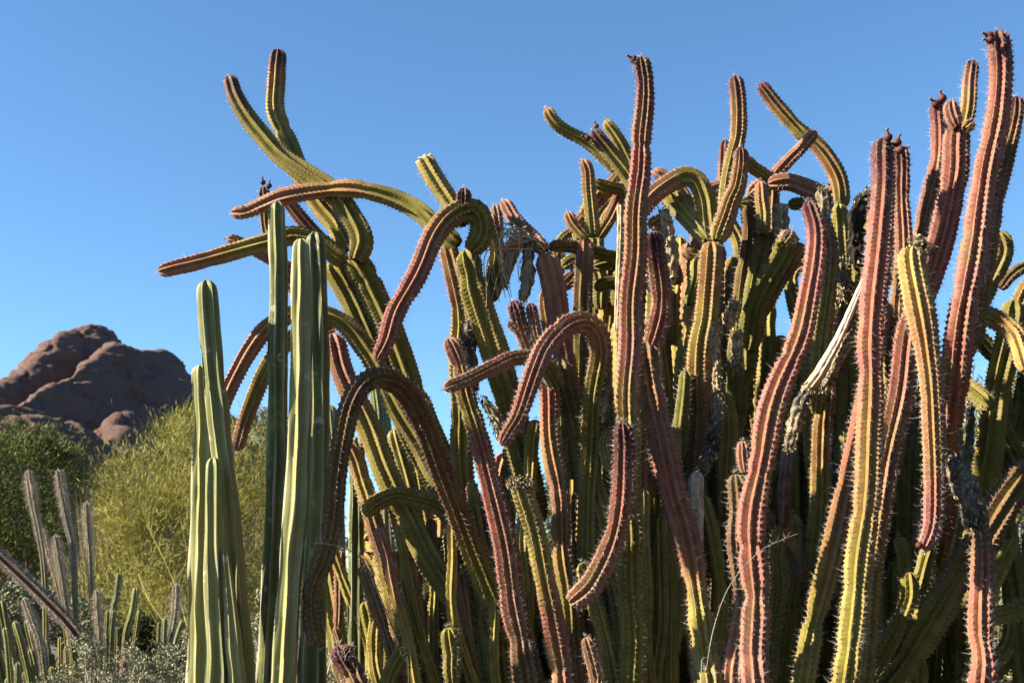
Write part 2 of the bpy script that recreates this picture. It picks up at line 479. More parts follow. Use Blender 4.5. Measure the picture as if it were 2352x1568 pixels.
# ------------------------------------------------------------------ ground
def ground():
    m, nt, b = node_mat('desert_soil')
    n1 = noise_node(nt, 0.6, 8, 0.65); n2 = noise_node(nt, 18, 6, 0.7)
    cr = nt.nodes.new('ShaderNodeValToRGB'); cr.color_ramp.elements[0].color = (0.045, 0.032, 0.022, 1); cr.color_ramp.elements[1].color = (0.085, 0.062, 0.043, 1)
    cr.color_ramp.elements[0].position = 0.35; cr.color_ramp.elements[1].position = 0.7
    mx = nt.nodes.new('ShaderNodeMix'); mx.inputs['Factor'].default_value = 0.5
    nt.links.new(n1.outputs['Fac'], mx.inputs['A']); nt.links.new(n2.outputs['Fac'], mx.inputs['B'])
    nt.links.new(mx.outputs['Result'], cr.inputs['Fac']); nt.links.new(cr.outputs['Color'], b.inputs['Base Color'])
    b.inputs['Roughness'].default_value = 0.95
    bp = nt.nodes.new('ShaderNodeBump'); bp.inputs['Strength'].default_value = 0.6; bp.inputs['Distance'].default_value = 0.03
    nt.links.new(n2.outputs['Fac'], bp.inputs['Height']); nt.links.new(bp.outputs['Normal'], b.inputs['Normal'])
    xs = np.concatenate([-np.geomspace(3000, 12, 18), np.linspace(-10, 10, 41), np.geomspace(12, 3000, 18)])
    ys = np.concatenate([-np.geomspace(3000, 12, 12), np.linspace(-10, 60, 71), np.geomspace(64, 3000, 22)])
    V = []
    for y in ys:
        for x in xs:
            near = math.exp(-((x / 40) ** 2 + ((y - 10) / 60) ** 2))
            V.append((x, y, (mnoise.noise(Vector((x * .3, y * .3, 0))) * 0.10 - 0.05) * near))
    nx, ny = len(xs), len(ys)
    i = np.arange(ny - 1)[:, None] * nx; j = np.arange(nx - 1)[None]
    F = np.stack([i + j, i + j + 1, i + nx + j + 1, i + nx + j], axis=-1).reshape(-1, 4)
    o = mesh_obj('ground', V, [F], m)
    tag(o, kind='structure')
ground()

# ------------------------------------------------------------------ the butte
def mountain():
    m, nt, b = node_mat('red_sandstone')
    n1 = noise_node(nt, 0.05, 8, 0.7); n2 = noise_node(nt, 0.6, 8, 0.75)
    mx = nt.nodes.new('ShaderNodeMix'); mx.inputs['Factor'].default_value = 0.55
    nt.links.new(n1.outputs['Fac'], mx.inputs['A']); nt.links.new(n2.outputs['Fac'], mx.inputs['B'])
    cr = nt.nodes.new('ShaderNodeValToRGB')
    e = cr.color_ramp.elements
    e[0].position = 0.36; e[0].color = (0.100, 0.066, 0.060, 1)
    e[1].position = 0.66; e[1].color = (0.190, 0.125, 0.106, 1)
    nt.links.new(mx.outputs['Result'], cr.inputs['Fac']); nt.links.new(cr.outputs['Color'], b.inputs['Base Color'])
    b.inputs['Roughness'].default_value = 0.95; b.inputs['Specular IOR Level'].default_value = 0.1
    bp = nt.nodes.new('ShaderNodeBump'); bp.inputs['Strength'].default_value = 1.0; bp.inputs['Distance'].default_value = 2.0
    nt.links.new(n2.outputs['Fac'], bp.inputs['Height']); nt.links.new(bp.outputs['Normal'], b.inputs['Normal'])
    ridges = [
        ([(-420, 1120), (-250, 1010), (-100, 935), (0, 884), (60, 850), (105, 806), (150, 770), (190, 756), (225, 751), (246, 765), (262, 800), (285, 860), (320, 960)],
         [340, 380, 412, 440, 458, 474, 490, 504, 518, 526, 534, 542, 552], 7, 1.9),
        ([(264, 786), (238, 806), (200, 836), (150, 868), (95, 900), (40, 925), (-30, 950), (-140, 1010)], [478, 470, 456, 440, 422, 406, 388, 360], 3.0, 1.9),
        ([(262, 787), (285, 798), (310, 806), (345, 808), (372, 809), (395, 824), (420, 846), (450, 872), (520, 950), (640, 1080)], [480, 490, 502, 518, 530, 540, 548, 556, 570, 590], 6, 2.2),
        ([(310, 870), (360, 868), (410, 880), (450, 905), (520, 1000)], [480, 490, 500, 505, 510], 6, 1.5),
        ([(-60, 985), (40, 962), (120, 964), (180, 990), (225, 1035)], [352, 368, 386, 400, 412], 9, 1.3),
        ([(270, 960), (320, 960), (380, 1010)], [420, 432, 448], 6, 1.5),
    ]
    xs = np.linspace(-320, -60, 350); ys = np.linspace(330, 620, 250)
    GX, GY = np.meshgrid(xs, ys)
    Z = np.full(GX.shape, -30.0)
    for pts, dd, rr, sl in ridges:
        P = np.array([at(x, y, q)[0] for (x, y), q in zip(pts, dd)])
        Cc = catmull(P, 10)
        best = np.full(GX.shape, -1e9)
        for p in Cc:
            dx, dy = GX - p[0], GY - p[1]
            dist = np.sqrt(dx * dx + dy * dy)
            best = np.maximum(best, p[2] - sl * (np.sqrt(dist ** 2 + rr * rr) - rr))
        Z = np.maximum(Z, best) + 0.0
    V = np.stack([GX, GY, Z], axis=-1)
    du = np.gradient(V, axis=1); dv = np.gradient(V, axis=0)
    Nn = np.cross(du, dv); Nn /= np.linalg.norm(Nn, axis=-1)[..., None]
    out = V.copy()
    for i in range(V.shape[0]):
        for j in range(V.shape[1]):
            p = V[i, j]
            v = Vector((p[0] * 0.045, p[1] * 0.045, p[2] * 0.11))
            h = mnoise.fractal(v, 0.75, 2.1, 6) * 1.35 + mnoise.ridged_multi_fractal(v * 1.7, 0.9, 2.0, 4, 1.0, 2.0) * 0.55
            c = mnoise.noise(Vector((p[0] * 0.06 + 3, p[1] * 0.06, p[2] * 0.17)))
            h -= 4.0 * max(0.0, c - 0.22) ** 0.7          # wind-worn hollows
            h += mnoise.fractal(v * 5.0, 0.8, 2.0, 3) * 0.55
            zq = p[2] * 0.16 + p[0] * 0.05 + mnoise.noise(Vector((p[0] * .03, p[1] * .03, 1.7))) * 1.4
            h += 0.9 * (zq % 1.0) ** 2
            ck = abs(mnoise.noise(Vector((p[0] * .05 + 9, p[1] * .05, p[2] * .05))))
            h -= 1.6 * max(0.0, 1 - ck / 0.05)
            out[i, j] = p + Nn[i, j] * h
    nx, ny = len(xs), len(ys)
    i = np.arange(ny - 1)[:, None] * nx; j = np.arange(nx - 1)[None]
    F = np.stack([i + j, i + j + 1, i + nx + j + 1, i + nx + j], axis=-1).reshape(-1, 4)
    o = mesh_obj('mountain', out.reshape(-1, 3), [F], m)
    tag(o, kind='structure')
mountain()

# ------------------------------------------------------------------ foliage
def tube(C, rad, ns=6):
    C = np.asarray(C); T, N, B = frames(C)
    an = np.arange(ns) / ns * 6.2832
    V = C[:, None] + np.asarray(rad)[:, None, None] * (np.cos(an)[None, :, None] * N[:, None] + np.sin(an)[None, :, None] * B[:, None])
    n = len(C); i = np.arange(n - 1)[:, None] * ns; j = np.arange(ns)[None]; j2 = (j + 1) % ns
    F = np.stack([i + j, i + j2, i + ns + j2, i + ns + j], axis=-1).reshape(-1, 4)
    return V.reshape(-1, 3), F

def join(parts):
    Vs, Fs, o = [], [], 0
    for V, F in parts:
        Vs.append(V); Fs.append(F + o); o += len(V)
    return np.vstack(Vs), np.vstack(Fs)

def blades(P, D, L, Wd, col, r_):
    n = len(P)
    h = r_.normal(0, 1, (n, 3)); a = np.cross(D, h); a /= np.linalg.norm(a, axis=1)[:, None] + 1e-9
    V = np.empty((n, 4, 3))
    V[:, 0] = P - D * L[:, None] * 0.5
    V[:, 1] = P + a * Wd[:, None] * 0.5
    V[:, 2] = P + D * L[:, None] * 0.5
    V[:, 3] = P - a * Wd[:, None] * 0.5
    F = np.arange(n * 4).reshape(-1, 4)
    return V.reshape(-1, 3), F, np.repeat(col, 4, axis=0)

def bush(name, label, cat, clumps, depth, n, L, Wd, cols, seed, trunk=True, upb=0.5, limbs=10, twig=None, spread=0.3, ddep=1.0, part='crown', group=None):
    """clumps: (x, y, rx, ry) in tracing pixels at that depth"""
    r_ = np.random.default_rng(seed)
    cs = []
    for (x, y, rx, ry) in clumps:
        dd = depth + r_.uniform(-spread, spread) * 2
        p, t = at(x, y, dd); cs.append((p, rx * t / FPX, ry * t / FPX))
    cx = np.mean([c[0][0] for c in cs]); cyy = np.mean([c[0][1] for c in cs])
    root = thing(name, (cx, cyy, 0), label, cat, group)
    parts = []
    wts = np.array([c[1] * c[2] for c in cs]); wts /= wts.sum()
    Ps, Ds, Cs = [], [], []
    for (p, rx, rz), w in zip(cs, wts):
        k = int(n * w)
        # sub-clumps give light and dark bunches
        nsub = max(6, int(k / 90))
        sc = r_.normal(0, 1, (nsub, 3)); sc /= np.linalg.norm(sc, axis=1)[:, None]
        sc *= r_.uniform(0.35, 1.0, (nsub, 1)) ** 0.6
        sub = p + sc * np.array([rx, min(rx, rz) * ddep, rz])
        sub[:, 2] = np.maximum(sub[:, 2], 0.05)
        who = r_.integers(0, nsub, k)
        rs = min(rx, rz) * r_.uniform(0.14, 0.42, nsub)
        q = r_.normal(0, 1, (k, 3)) * rs[who][:, None] * 0.7
        pos = sub[who] + q
        outw = sc[who] * 0.8 + np.array([0, 0, upb]) + r_.normal(0, 0.55, (k, 3))
        outw /= np.linalg.norm(outw, axis=1)[:, None]
        Ps.append(pos); Ds.append(outw)
        tone = r_.uniform(0, 1, nsub)[who] * 0.7 + r_.uniform(0, 1, k) * 0.3
        cc = np.array(cols)
        Cs.append(np.stack([np.interp(tone, np.linspace(0, 1, len(cc)), cc[:, ch]) for ch in range(3)], axis=1))
        if trunk:
            for q in range(max(2, int(limbs * w * 2))):
                e = sub[r_.integers(0, nsub)]
                b = np.array([cx, cyy, 0]) + r_.normal(0, 0.12, 3) * np.array([1, 1, 0])
                mid = b * 0.55 + e * 0.45 + r_.normal(0, 0.15, 3) * rx
                mid[2] = max(mid[2], e[2] * 0.35)
                Cv = catmull([b, mid, e], 6)
                r0 = 0.035 * max(0.5, rx)
                parts.append(tube(Cv, np.linspace(r0, r0 * 0.12, len(Cv)), 5))
    P = np.vstack(Ps); D = np.vstack(Ds); Cc = np.vstack(Cs)
    ok = P[:, 2] > 0.03
    P, D, Cc = P[ok], D[ok], Cc[ok]
    k = len(P)
    V, F, Cv = blades(P, D, L * r_.uniform(0.6, 1.4, k), Wd * r_.uniform(0.6, 1.4, k), Cc, r_)
    o = mesh_obj(part, V, [F], M_leaf, root, Cv, smooth=False); o['kind'] = 'stuff'
    if parts:
        V, F = join(parts)
        tc = np.tile(np.array(twig or (0.16, 0.12, 0.08)), (len(V), 1))
        mesh_obj('trunk', V, [F], M_bark, root, tc)
    return root

bush('mesquite_tree', 'dense dark green tree at the left edge below the red butte', 'tree',
     [(60, 1080, 150, 100), (-60, 1060, 130, 110), (150, 1150, 80, 70), (40, 1200, 170, 90), (-40, 1280, 120, 90), (30, 1010, 70, 45), (110, 1040, 60, 40), (185, 1120, 50, 40), (100, 1270, 90, 60)],
     21, 62000, 0.09, 0.012, [(0.022, 0.034, 0.009), (0.060, 0.078, 0.016), (0.20, 0.21, 0.035)], 11, limbs=14, upb=0.6, spread=0.7)
bush('palo_verde_tree', 'large yellow-green palo verde behind the pale green fence post cacti', 'tree',
     [(330, 1120, 110, 110), (440, 1060, 110, 130), (560, 1080, 110, 110), (400, 1240, 190, 150), (560, 1250, 150, 150), (280, 1180, 80, 90), (450, 1400, 190, 120), (300, 1370, 130, 110), (620, 1380, 120, 130), (660, 1120, 80, 90), (420, 990, 50, 55)],
     16, 84000, 0.11, 0.0060, [(0.19, 0.182, 0.032), (0.29, 0.272, 0.050), (0.42, 0.39, 0.11)], 12, limbs=26, upb=0.7, twig=(0.27, 0.25, 0.09), spread=0.6)
bush('pale_tree', 'thin pale grey-green tree top rising behind the yellow-green palo verde', 'tree',
     [(585, 1000, 50, 50), (640, 990, 60, 55), (520, 1000, 40, 40), (720, 1030, 60, 50)], 30, 5000, 0.20, 0.025,
     [(0.14, 0.15, 0.06), (0.24, 0.25, 0.11)], 13, limbs=10, twig=(0.2, 0.17, 0.12), spread=0.5)
bush('desert_tree', 'yellow-green tree seen through the gaps at the right edge', 'tree',
     [(2330, 960, 130, 110), (2250, 1040, 130, 120), (2400, 1050, 130, 150), (2200, 1180, 170, 140), (2380, 1250, 170, 140), (2150, 1330, 200, 110)], 19, 26000, 0.15, 0.022,
     [(0.09, 0.10, 0.02), (0.19, 0.18, 0.035), (0.30, 0.27, 0.07)], 14, limbs=18, spread=0.8)
bush('desert_tree', 'broad green tree mostly hidden behind the middle of the octopus cactus', 'tree',
     [(1000, 1180, 140, 110), (1180, 1220, 160, 120), (1400, 1200, 180, 130), (1650, 1180, 190, 140), (1880, 1200, 180, 140), (760, 1270, 120, 90), (880, 1300, 130, 100), (1020, 1330, 140, 90), (1250, 1340, 180, 90), (1500, 1340, 180, 90), (1780, 1340, 200, 90), (2000, 1330, 180, 90)], 24, 22000, 0.2, 0.04,
     [(0.06, 0.07, 0.02), (0.14, 0.14, 0.035)], 15, limbs=14, spread=0.8)
bush('grey_bush', 'rounded grey-green bush behind the leaning fuzzy stem', 'bush',
     [(40, 1400, 90, 70), (130, 1420, 80, 60), (210, 1440, 60, 50), (-40, 1420, 90, 70)], 13, 11000, 0.05, 0.022,
     [(0.08, 0.09, 0.05), (0.16, 0.17, 0.10), (0.25, 0.26, 0.16)], 16, limbs=12, spread=0.3)
bush('dark_bush', 'low dark olive bush at the foot of the palo verde', 'bush',
     [(330, 1470, 110, 50), (420, 1480, 70, 50), (250, 1470, 70, 45)], 13.5, 6000, 0.10, 0.02,
     [(0.04, 0.05, 0.012), (0.10, 0.10, 0.025)], 17, limbs=8)
SALT = [(0.13, 0.135, 0.08), (0.26, 0.265, 0.165), (0.42, 0.41, 0.29)]
bush('saltbush', 'pale grey leafy saltbush with bare arching twigs at the lower left', 'bush',
     [(190, 1490, 50, 35), (250, 1540, 100, 50), (350, 1540, 110, 55), (420, 1510, 45, 55), (190, 1590, 110, 45), (320, 1600, 150, 55), (120, 1590, 50, 45), (60, 1640, 120, 45)], 7.5, 24000, 0.019, 0.0085,
     SALT, 18, limbs=40, twig=(0.36, 0.32, 0.27), spread=0.15, upb=0.4)
bush('saltbush', 'pale grey leafy twigs between the fence post cacti', 'bush',
     [(590, 1400, 25, 50), (600, 1470, 35, 60), (610, 1560, 50, 60), (775, 1450, 30, 60), (780, 1550, 50, 60), (700, 1590, 80, 40)], 7.2, 8000, 0.019, 0.0085,
     SALT, 19, limbs=30, twig=(0.38, 0.34, 0.28), spread=0.1, upb=0.4)
bush('leafy_bush', 'grey-green leafy bush at the lower right corner', 'bush',
     [(2330, 1350, 50, 60), (2340, 1450, 60, 60), (2310, 1540, 70, 60), (2390, 1500, 80, 100), (2200, 1500, 60, 50), (2110, 1560, 70, 40)], 9.5, 7000, 0.045, 0.016,
     [(0.07, 0.08, 0.035), (0.18, 0.19, 0.09), (0.27, 0.26, 0.12)], 20, limbs=20, spread=0.3)
def sky_block_tree(label, az, dist, h, seed):  # unseen tree, added to cut sky fill from the right and behind
    r_ = np.random.default_rng(seed)
    c = np.array([math.sin(R(az)) * dist, math.cos(R(az)) * dist, 0.0])
    root = thing('desert_tree', tuple(c), label, 'tree')
    n = 6000
    nsub = 70
    sc = r_.normal(0, 1, (nsub, 3)); sc /= np.linalg.norm(sc, axis=1)[:, None]; sc *= r_.uniform(0.4, 1, (nsub, 1))
    sub = c + np.array([0, 0, h * 0.58]) + sc * np.array([h * 0.55, h * 0.55, h * 0.42])
    who = r_.integers(0, nsub, n)
    pos = sub[who] + r_.normal(0, h * 0.07, (n, 3)); pos[:, 2] = np.maximum(pos[:, 2], 0.1)
    D = r_.normal(0, 1, (n, 3)); D /= np.linalg.norm(D, axis=1)[:, None]
    V, F, Cv = blades(pos, D, np.full(n, 0.30), np.full(n, 0.14), np.array([0.07, 0.085, 0.02]) * r_.uniform(0.6, 1.4, (n, 1)), r_)
    o = mesh_obj('crown', V, [F], M_leaf, root, Cv, smooth=False); o['kind'] = 'stuff'
    parts = []
    for k in range(9):
        e = sub[r_.integers(0, nsub)]; Cc = catmull([c, c * .6 + e * .4 + np.array([0, 0, .3]), e], 6); parts.append(tube(Cc, np.linspace(.09, .02, len(Cc)), 6))
    V, F = join(parts); mesh_obj('trunk', V, [F], M_bark, root, np.tile(np.array([.12, .09, .06]), (len(V), 1)))
for k, (az, dist, h) in enumerate([(52, 9, 5.5), (84, 8, 5.0), (112, 7.5, 5.5), (142, 8, 5.0), (172, 9, 4.5)]):
    sky_block_tree(['added unseen tree blocking sky light just beyond the right edge', 'added unseen tree blocking sky light from the right', 'added unseen tree blocking sky light from behind and right', 'added unseen tree blocking sky light well behind the viewer, right', 'added unseen tree blocking sky light straight behind the viewer'][k], az, dist, h, 60 + k)
def far_bush(x, y, w, h, seed):
    r_ = np.random.default_rng(seed)
    root = thing('desert_bush', (x, y, 0), 'low olive desert bush on the plain far behind the cacti', 'bush', 'far desert bushes')
    n = 1500; c = np.array([x, y, h * 0.45])
    q = r_.normal(0, 1, (n, 3)); q /= np.linalg.norm(q, axis=1)[:, None]; q *= r_.uniform(0.5, 1, (n, 1))
    pos = c + q * np.array([w, w, h * 0.55]) * (0.8 + 0.2 * np.sin(q[:, :1] * 7)); pos[:, 2] = np.maximum(pos[:, 2], 0.1)
    D = q + np.array([0, 0, .6]) + r_.normal(0, .5, (n, 3)); D /= np.linalg.norm(D, axis=1)[:, None]
    V, F, Cv = blades(pos, D, r_.uniform(.2, .5, n), r_.uniform(.04, .10, n), np.array([0.15, 0.145, 0.035]) * r_.uniform(0.4, 1.4, (n, 1)), r_)
    o = mesh_obj('foliage', V, [F], M_leaf, root, Cv, smooth=False); o['kind'] = 'stuff'
    parts = []
    for k in range(6):
        e = pos[r_.integers(0, n)]; Cc = catmull([np.array([x, y, 0]), np.array([x, y, 0]) * .5 + e * .5 + np.array([0, 0, .1]), e], 5); parts.append(tube(Cc, np.linspace(.05, .015, len(Cc)), 5))
    V, F = join(parts); mesh_obj('branches', V, [F], M_bark, root, np.tile(np.array([.12, .09, .06]), (len(V), 1)))
rb = np.random.default_rng(88)
for k in range(26):
    az = -32 + 64 * k / 25 + rb.uniform(-1, 1); dist = rb.uniform(30, 52)
    if -27 < az < -11: dist += 20
    far_bush(math.sin(R(az)) * dist, math.cos(R(az)) * dist, rb.uniform(1.2, 2.6), rb.uniform(1.4, 2.6), 900 + k)
def grass_tuft():
    r_ = np.random.default_rng(5)
    c, t = at(258, 1120, 19.5); root = thing('dry_grass', (c[0], c[1], 0), 'tuft of pale dry grass stalks between the two left trees', 'grass')
    n = 700
    b = np.array([c[0], c[1], 0]) + r_.normal(0, 0.10, (n, 3)) * np.array([1, 1, 0])
    D = np.array([0, 0, 1.0]) + r_.normal(0, 0.12, (n, 3)); D /= np.linalg.norm(D, axis=1)[:, None]
    L = (c[2] + 0.35) * r_.uniform(0.75, 1.05, n)
    V, F, Cc = blades(b + D * L[:, None] * 0.5, D, L, np.full(n, 0.012), np.array([0.36, 0.31, 0.20]) * r_.uniform(0.7, 1.2, (n, 1)), r_)
    o = mesh_obj('stalks', V, [F], M_leaf, root, Cc, smooth=False); o['kind'] = 'stuff'
grass_tuft()

# ------------------------------------------------------------------ senita cacti, far left
def base_of(x, depth):
    p, t = at(x, HORIZON, depth); return (p[0], p[1], 0)

def senita(label, items, x, depth):
    root = thing('senita_cactus', base_of(x, depth), label, 'cactus', 'fuzzy-topped senita cacti')
    for (pts, w, fuzz, c) in items:
        last = pts[-1]
        stem(root, pts, depth + random.uniform(-0.3, 0.3), w * (0.68 if fuzz > 0.6 else 0.9), c, ribs=6, style='senita', ground='down' if last[1] > 1390 else False, lod=2, 
             ds=1.0, spines=1 if fuzz else 0, rib_depth=0.46, sp_len=fuzz if fuzz else 1)
    return root
senita('tall grey fuzzy columns standing before the dark green tree', [
    ([(64, 1080), (75, 1150), (87, 1210), (99, 1290), (104, 1390), (105, 1480), (107, 1560)], 19, 1.0, 'SSSGYY'),
    ([(134, 1078), (145, 1140), (157, 1208), (168, 1260), (173, 1390), (174, 1470), (174, 1560)], 19, 1.0, 'SSSGY'),
    ([(199, 1152), (203, 1210), (207, 1280), (211, 1390), (217, 1470), (219, 1560)], 17, 1.0, 'SSSGY'),
    ([(127, 1228), (135, 1280), (142, 1320), (153, 1400), (165, 1480), (172, 1560)], 18, 1.0, 'SSSGG'),
    ([(100, 1215), (112, 1270), (132, 1340), (148, 1430), (155, 1540)], 13, 0.8, 'SSGG'),
    ([(223, 1354), (224, 1400), (228, 1450), (230, 1560)], 17, 1.0, 'SSSG'),
    ([(138, 1462), (139, 1510), (138, 1570)], 12, 0, 'YG'), ([(154, 1436), (162, 1480), (168, 1560)], 14, 0, 'YG')], 140, 10.0)
senita('long dark fuzzy stem leaning down from the left edge', [
    ([(-90, 1195), (-40, 1240), (5, 1282), (60, 1332), (120, 1390), (165, 1440), (195, 1490), (205, 1560)], 26, 0.55, 'BBBBG')], 200, 9.3)
senita('low pale green columns in the lower left corner', [
    ([(3, 1378), (10, 1420), (18, 1460), (36, 1550), (45, 1600)], 24, 0.25, 'GGLG'),
    ([(54, 1372), (72, 1422), (90, 1470), (102, 1550), (108, 1600)], 17, 0.8, 'SSGG'),
    ([(34, 1426), (51, 1484), (66, 1550), (74, 1610)], 20, 0.2, 'LGGG'),
    ([(61, 1423), (70, 1460), (80, 1500), (98, 1580)], 17, 0.2, 'LYG'),
    ([(3, 1486), (22, 1550), (30, 1600)], 20, 0.2, 'GG'), ([(79, 1526), (82, 1600)], 16, 0.3, 'GG'),
    *[([(x, y), (x + 6 + k % 5, y + 50), (x + 14 + 2 * (k % 4), 1610)], 15 + k % 6, 0.25, ['LGG', 'GGG', 'YGG', 'CCG'][k % 4]) for k, (x, y) in enumerate([(12, 1440), (26, 1500), (48, 1470), (88, 1450), (70, 1490), (104, 1470), (118, 1530), (-8, 1410), (95, 1540), (58, 1540), (130, 1560), (18, 1555)])],
    ([(-25, 1440), (-10, 1520), (0, 1600)], 24, 0.2, 'GG'), ([(42, 1520), (40, 1600)], 18, 0.2, 'CC'), ([(118, 1500), (124, 1590)], 15, 0.3, 'GG')], 50, 8.6)
senita('short green columns with one dark leaning top beside the saltbush', [
    ([(274, 1315), (271, 1345), (266, 1385), (261, 1402)], 15, 0.3, 'CCC'),
    ([(313, 1348), (308, 1385), (302, 1415), (291, 1450), (285, 1520)], 17, 0.2, 'LLGK'), ([(320, 1402), (316, 1430), (310, 1480), (308, 1540)], 15, 0.2, 'LGG'),
    ([(247, 1402), (245, 1450), (244, 1540)], 12, 0.2, 'LGG'), ([(261, 1402), (256, 1450), (252, 1540)], 14, 0.2, 'LGG'), ([(270, 1440), (268, 1540)], 12, 0.2, 'GG')], 290, 9.6)
senita('grey-topped short column between two green ones left of the fence posts', [
    ([(406, 1340), (404, 1390), (398, 1435), (388, 1480), (384, 1560)], 20, 0.9, 'SSCL'),
    ([(379, 1418), (377, 1460), (378, 1540)], 15, 0.3, 'LCC'), ([(420, 1425), (412, 1450), (402, 1490), (398, 1560)], 16, 0.3, 'LCC'), ([(366, 1428), (364, 1470), (366, 1540)], 10, 0.2, 'CC')], 390, 9.4)

# ------------------------------------------------------------------ distant saguaros behind the posts
def saguaro(label, pts, w, depth):
    root = thing('saguaro_cactus', base_of(pts[-1][0], depth), label, 'cactus', 'grey-green columns far behind')
    stem(root, pts, depth, w, 'CCC', ribs=14, style='senita', ground='down', ds=1.0, spines=0, rib_depth=0.16)
saguaro('grey-green finely ribbed column just right of the tallest fence posts', [(758, 930), (764, 1000), (770, 1100), (772, 1300), (772, 1500)], [30, 44, 48], 11)
saguaro('tall grey-green column behind the brown arching stem', [(862, 800), (868, 900), (880, 1000), (890, 1100), (900, 1300), (905, 1500)], [40, 44, 50], 12)

# ------------------------------------------------------------------ fence post cacti
POST = dict(style='post', ribs=6, rib_depth=0.42, ground='down', lod=1)
p1 = thing('fence_post_cactus', base_of(500, 3.35 * DS), 'four smooth pale green ribbed columns standing left of the tallest post', 'cactus', 'smooth green fence post cacti')
stem(p1, [(474, 643), (478, 710), (489, 845), (498, 925), (504, 990), (516, 1100), (526, 1223), (540, 1400), (552, 1600)], 3.35, [46, 50, 52, 56, 62, 70], 'CCWWC', rot=0.30, **POST)
stem(p1, [(460, 838), (464, 900), (466, 1000), (464, 1150), (460, 1350), (458, 1600)], 3.42, [36, 46, 52, 56], 'WWWW', rot=0.1, **POST)
stem(p1, [(490, 1050), (491, 1100), (492, 1300), (497, 1450), (500, 1600)], 3.28, [36, 46, 52, 60], 'LWC', rot=0.45, **POST)
stem(p1, [(516, 1262), (524, 1330), (532, 1420), (538, 1500), (544, 1600)], 3.27, [18, 26, 34, 38, 42], 'CWW', rot=0.2, **POST)
p2 = thing('fence_post_cactus', base_of(690, 3.35 * DS), 'three tall smooth green ribbed columns crossing in front of the arching stems', 'cactus', 'smooth green fence post cacti')
stem(p2, [(637, 462), (637, 520), (641, 650), (639, 800), (638, 950), (636, 1100), (631, 1250), (625, 1400), (618, 1600)], 3.42, [38, 42, 46, 48, 52, 60], 'CXXXX', rot=0.12, **POST)  # darker skin green paints in the shadow on this column
stem(p2, [(692, 548), (692, 700), (691, 900), (686, 1028), (681, 1155), (672, 1250), (661, 1400), (649, 1600)], 3.10, [42, 54, 56, 58, 60], 'WWWWW', rot=-0.02, **POST)
stem(p2, [(723, 533), (727, 650), (732, 800), (733, 950), (731, 1100), (727, 1250), (720, 1400), (714, 1600)], 3.5, [44, 48, 54, 66], 'XXCCX', rot=0.4, **POST)  # shade put into the skin colour here too
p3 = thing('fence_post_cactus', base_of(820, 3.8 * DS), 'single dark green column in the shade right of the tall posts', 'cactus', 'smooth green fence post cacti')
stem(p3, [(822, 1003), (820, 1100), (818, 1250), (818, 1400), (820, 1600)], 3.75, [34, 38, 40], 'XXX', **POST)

# ------------------------------------------------------------------ the octopus cactus
OCT = thing('octopus_cactus', (CENTRE[0], CENTRE[1], 0), 'huge sprawling clump of spiny red and green arching ribbed stems filling the picture', 'cactus')
OC2 = thing('octopus_cactus', base_of(2420, 4.6 * DS), 'smaller clump of shaded arching stems at the right edge behind the tall red stems', 'cactus')

def S(pts, d, w, c, g=False, **k):
    return stem(k.pop('parent', OCT), pts, d, w, c, ground=g, **k)

# front red stems
f1 = S([(1474, 130), (1480, 250), (1474, 330), (1470, 420), (1462, 540), (1452, 680), (1446, 790), (1442, 900), (1442, 1000), (1446, 1150), (1450, 1300), (1455, 1600)], [3.25, 3.3], [38, 50, 54, 58, 58], 'RRRORKYGGGG', True, pt=0.14, label='tallest middle stem, bright red above and green below')
fruit(f1, 1457, 138, 3.25, 150)
S([(1430, 968), (1433, 1050), (1428, 1150), (1406, 1250), (1362, 1340), (1312, 1384)], [3.05, 3.15], [44, 52, 56, 50], 'RRRKK', pt=0.12, sp_len=1.15, label='hooked red stem with a dark purple tip')
S([(1857, 462), (1872, 540), (1868, 640), (1838, 760), (1792, 890), (1757, 1010), (1737, 1130), (1730, 1260), (1732, 1380), (1736, 1500), (1738, 1610)], [3.15, 3.0], [38, 50, 60, 64, 62], 'RRRRRRRKK', True, pt=0.09, sp_len=1.1, zg=0.15, label='long red stem curving in an S')
f4 = S([(2030, 318), (2032, 420), (2025, 540), (2010, 670), (2003, 800), (2002, 900), (1997, 1030), (1986, 1180), (1970, 1320), (1954, 1450), (1937, 1610)], [3.05, 2.95], [52, 58, 60, 62, 66], 'RRRRROOYYG', True, pt=0.16, sp_len=1.15, label='tall dark red stem crowned with small fruits')
fruit(f4, 2040, 318, 3.0, 100); fruit(f4, 2060, 330, 3.05, 75); fruit(f4, 2066, 345, 3.0, 20)
S([(2068, 335), (2072, 420), (2076, 520), (2070, 640), (2060, 780), (2050, 950), (2045, 1100)], [3.2, 3.3], [36, 44, 46], 'RKOYG', pt=0.08)
f5 = S([(2292, 72), (2298, 150), (2296, 220), (2288, 300), (2264, 410), (2241, 524), (2224, 644), (2204, 781), (2186, 890), (2172, 1010), (2160, 1180), (2120, 1360), (2050, 1600)], [3.0, 3.0, 3.05, 3.4, 3.9], [48, 54, 62, 68, 66, 56, 50], 'RRRKRRRBDDD', True, pt=0.10, sp_len=1.15, label='tallest stem at the right, red, with two fruits at its tip')  # lower end coloured dark green to deepen the shade behind the orange stem
fruit(f5, 2274, 84, 2.98, 160); fruit(f5, 2275, 93, 2.96, 178, 0.9)
S([(2336, 222), (2332, 280), (2312, 360), (2290, 440), (2272, 540), (2254, 660), (2240, 790)], [3.12, 3.2], [34, 42, 44], 'RBKOG', pt=0.05)
f6 = S([(2154, 232), (2154, 300), (2149, 390), (2134, 470), (2116, 550), (2100, 640), (2080, 760)], [3.22, 3.3], [34, 40, 42], 'RRKOY', pt=0.06)
fruit(f6, 2150, 240, 3.2, 140); fruit(f6, 2165, 228, 3.2, 110)
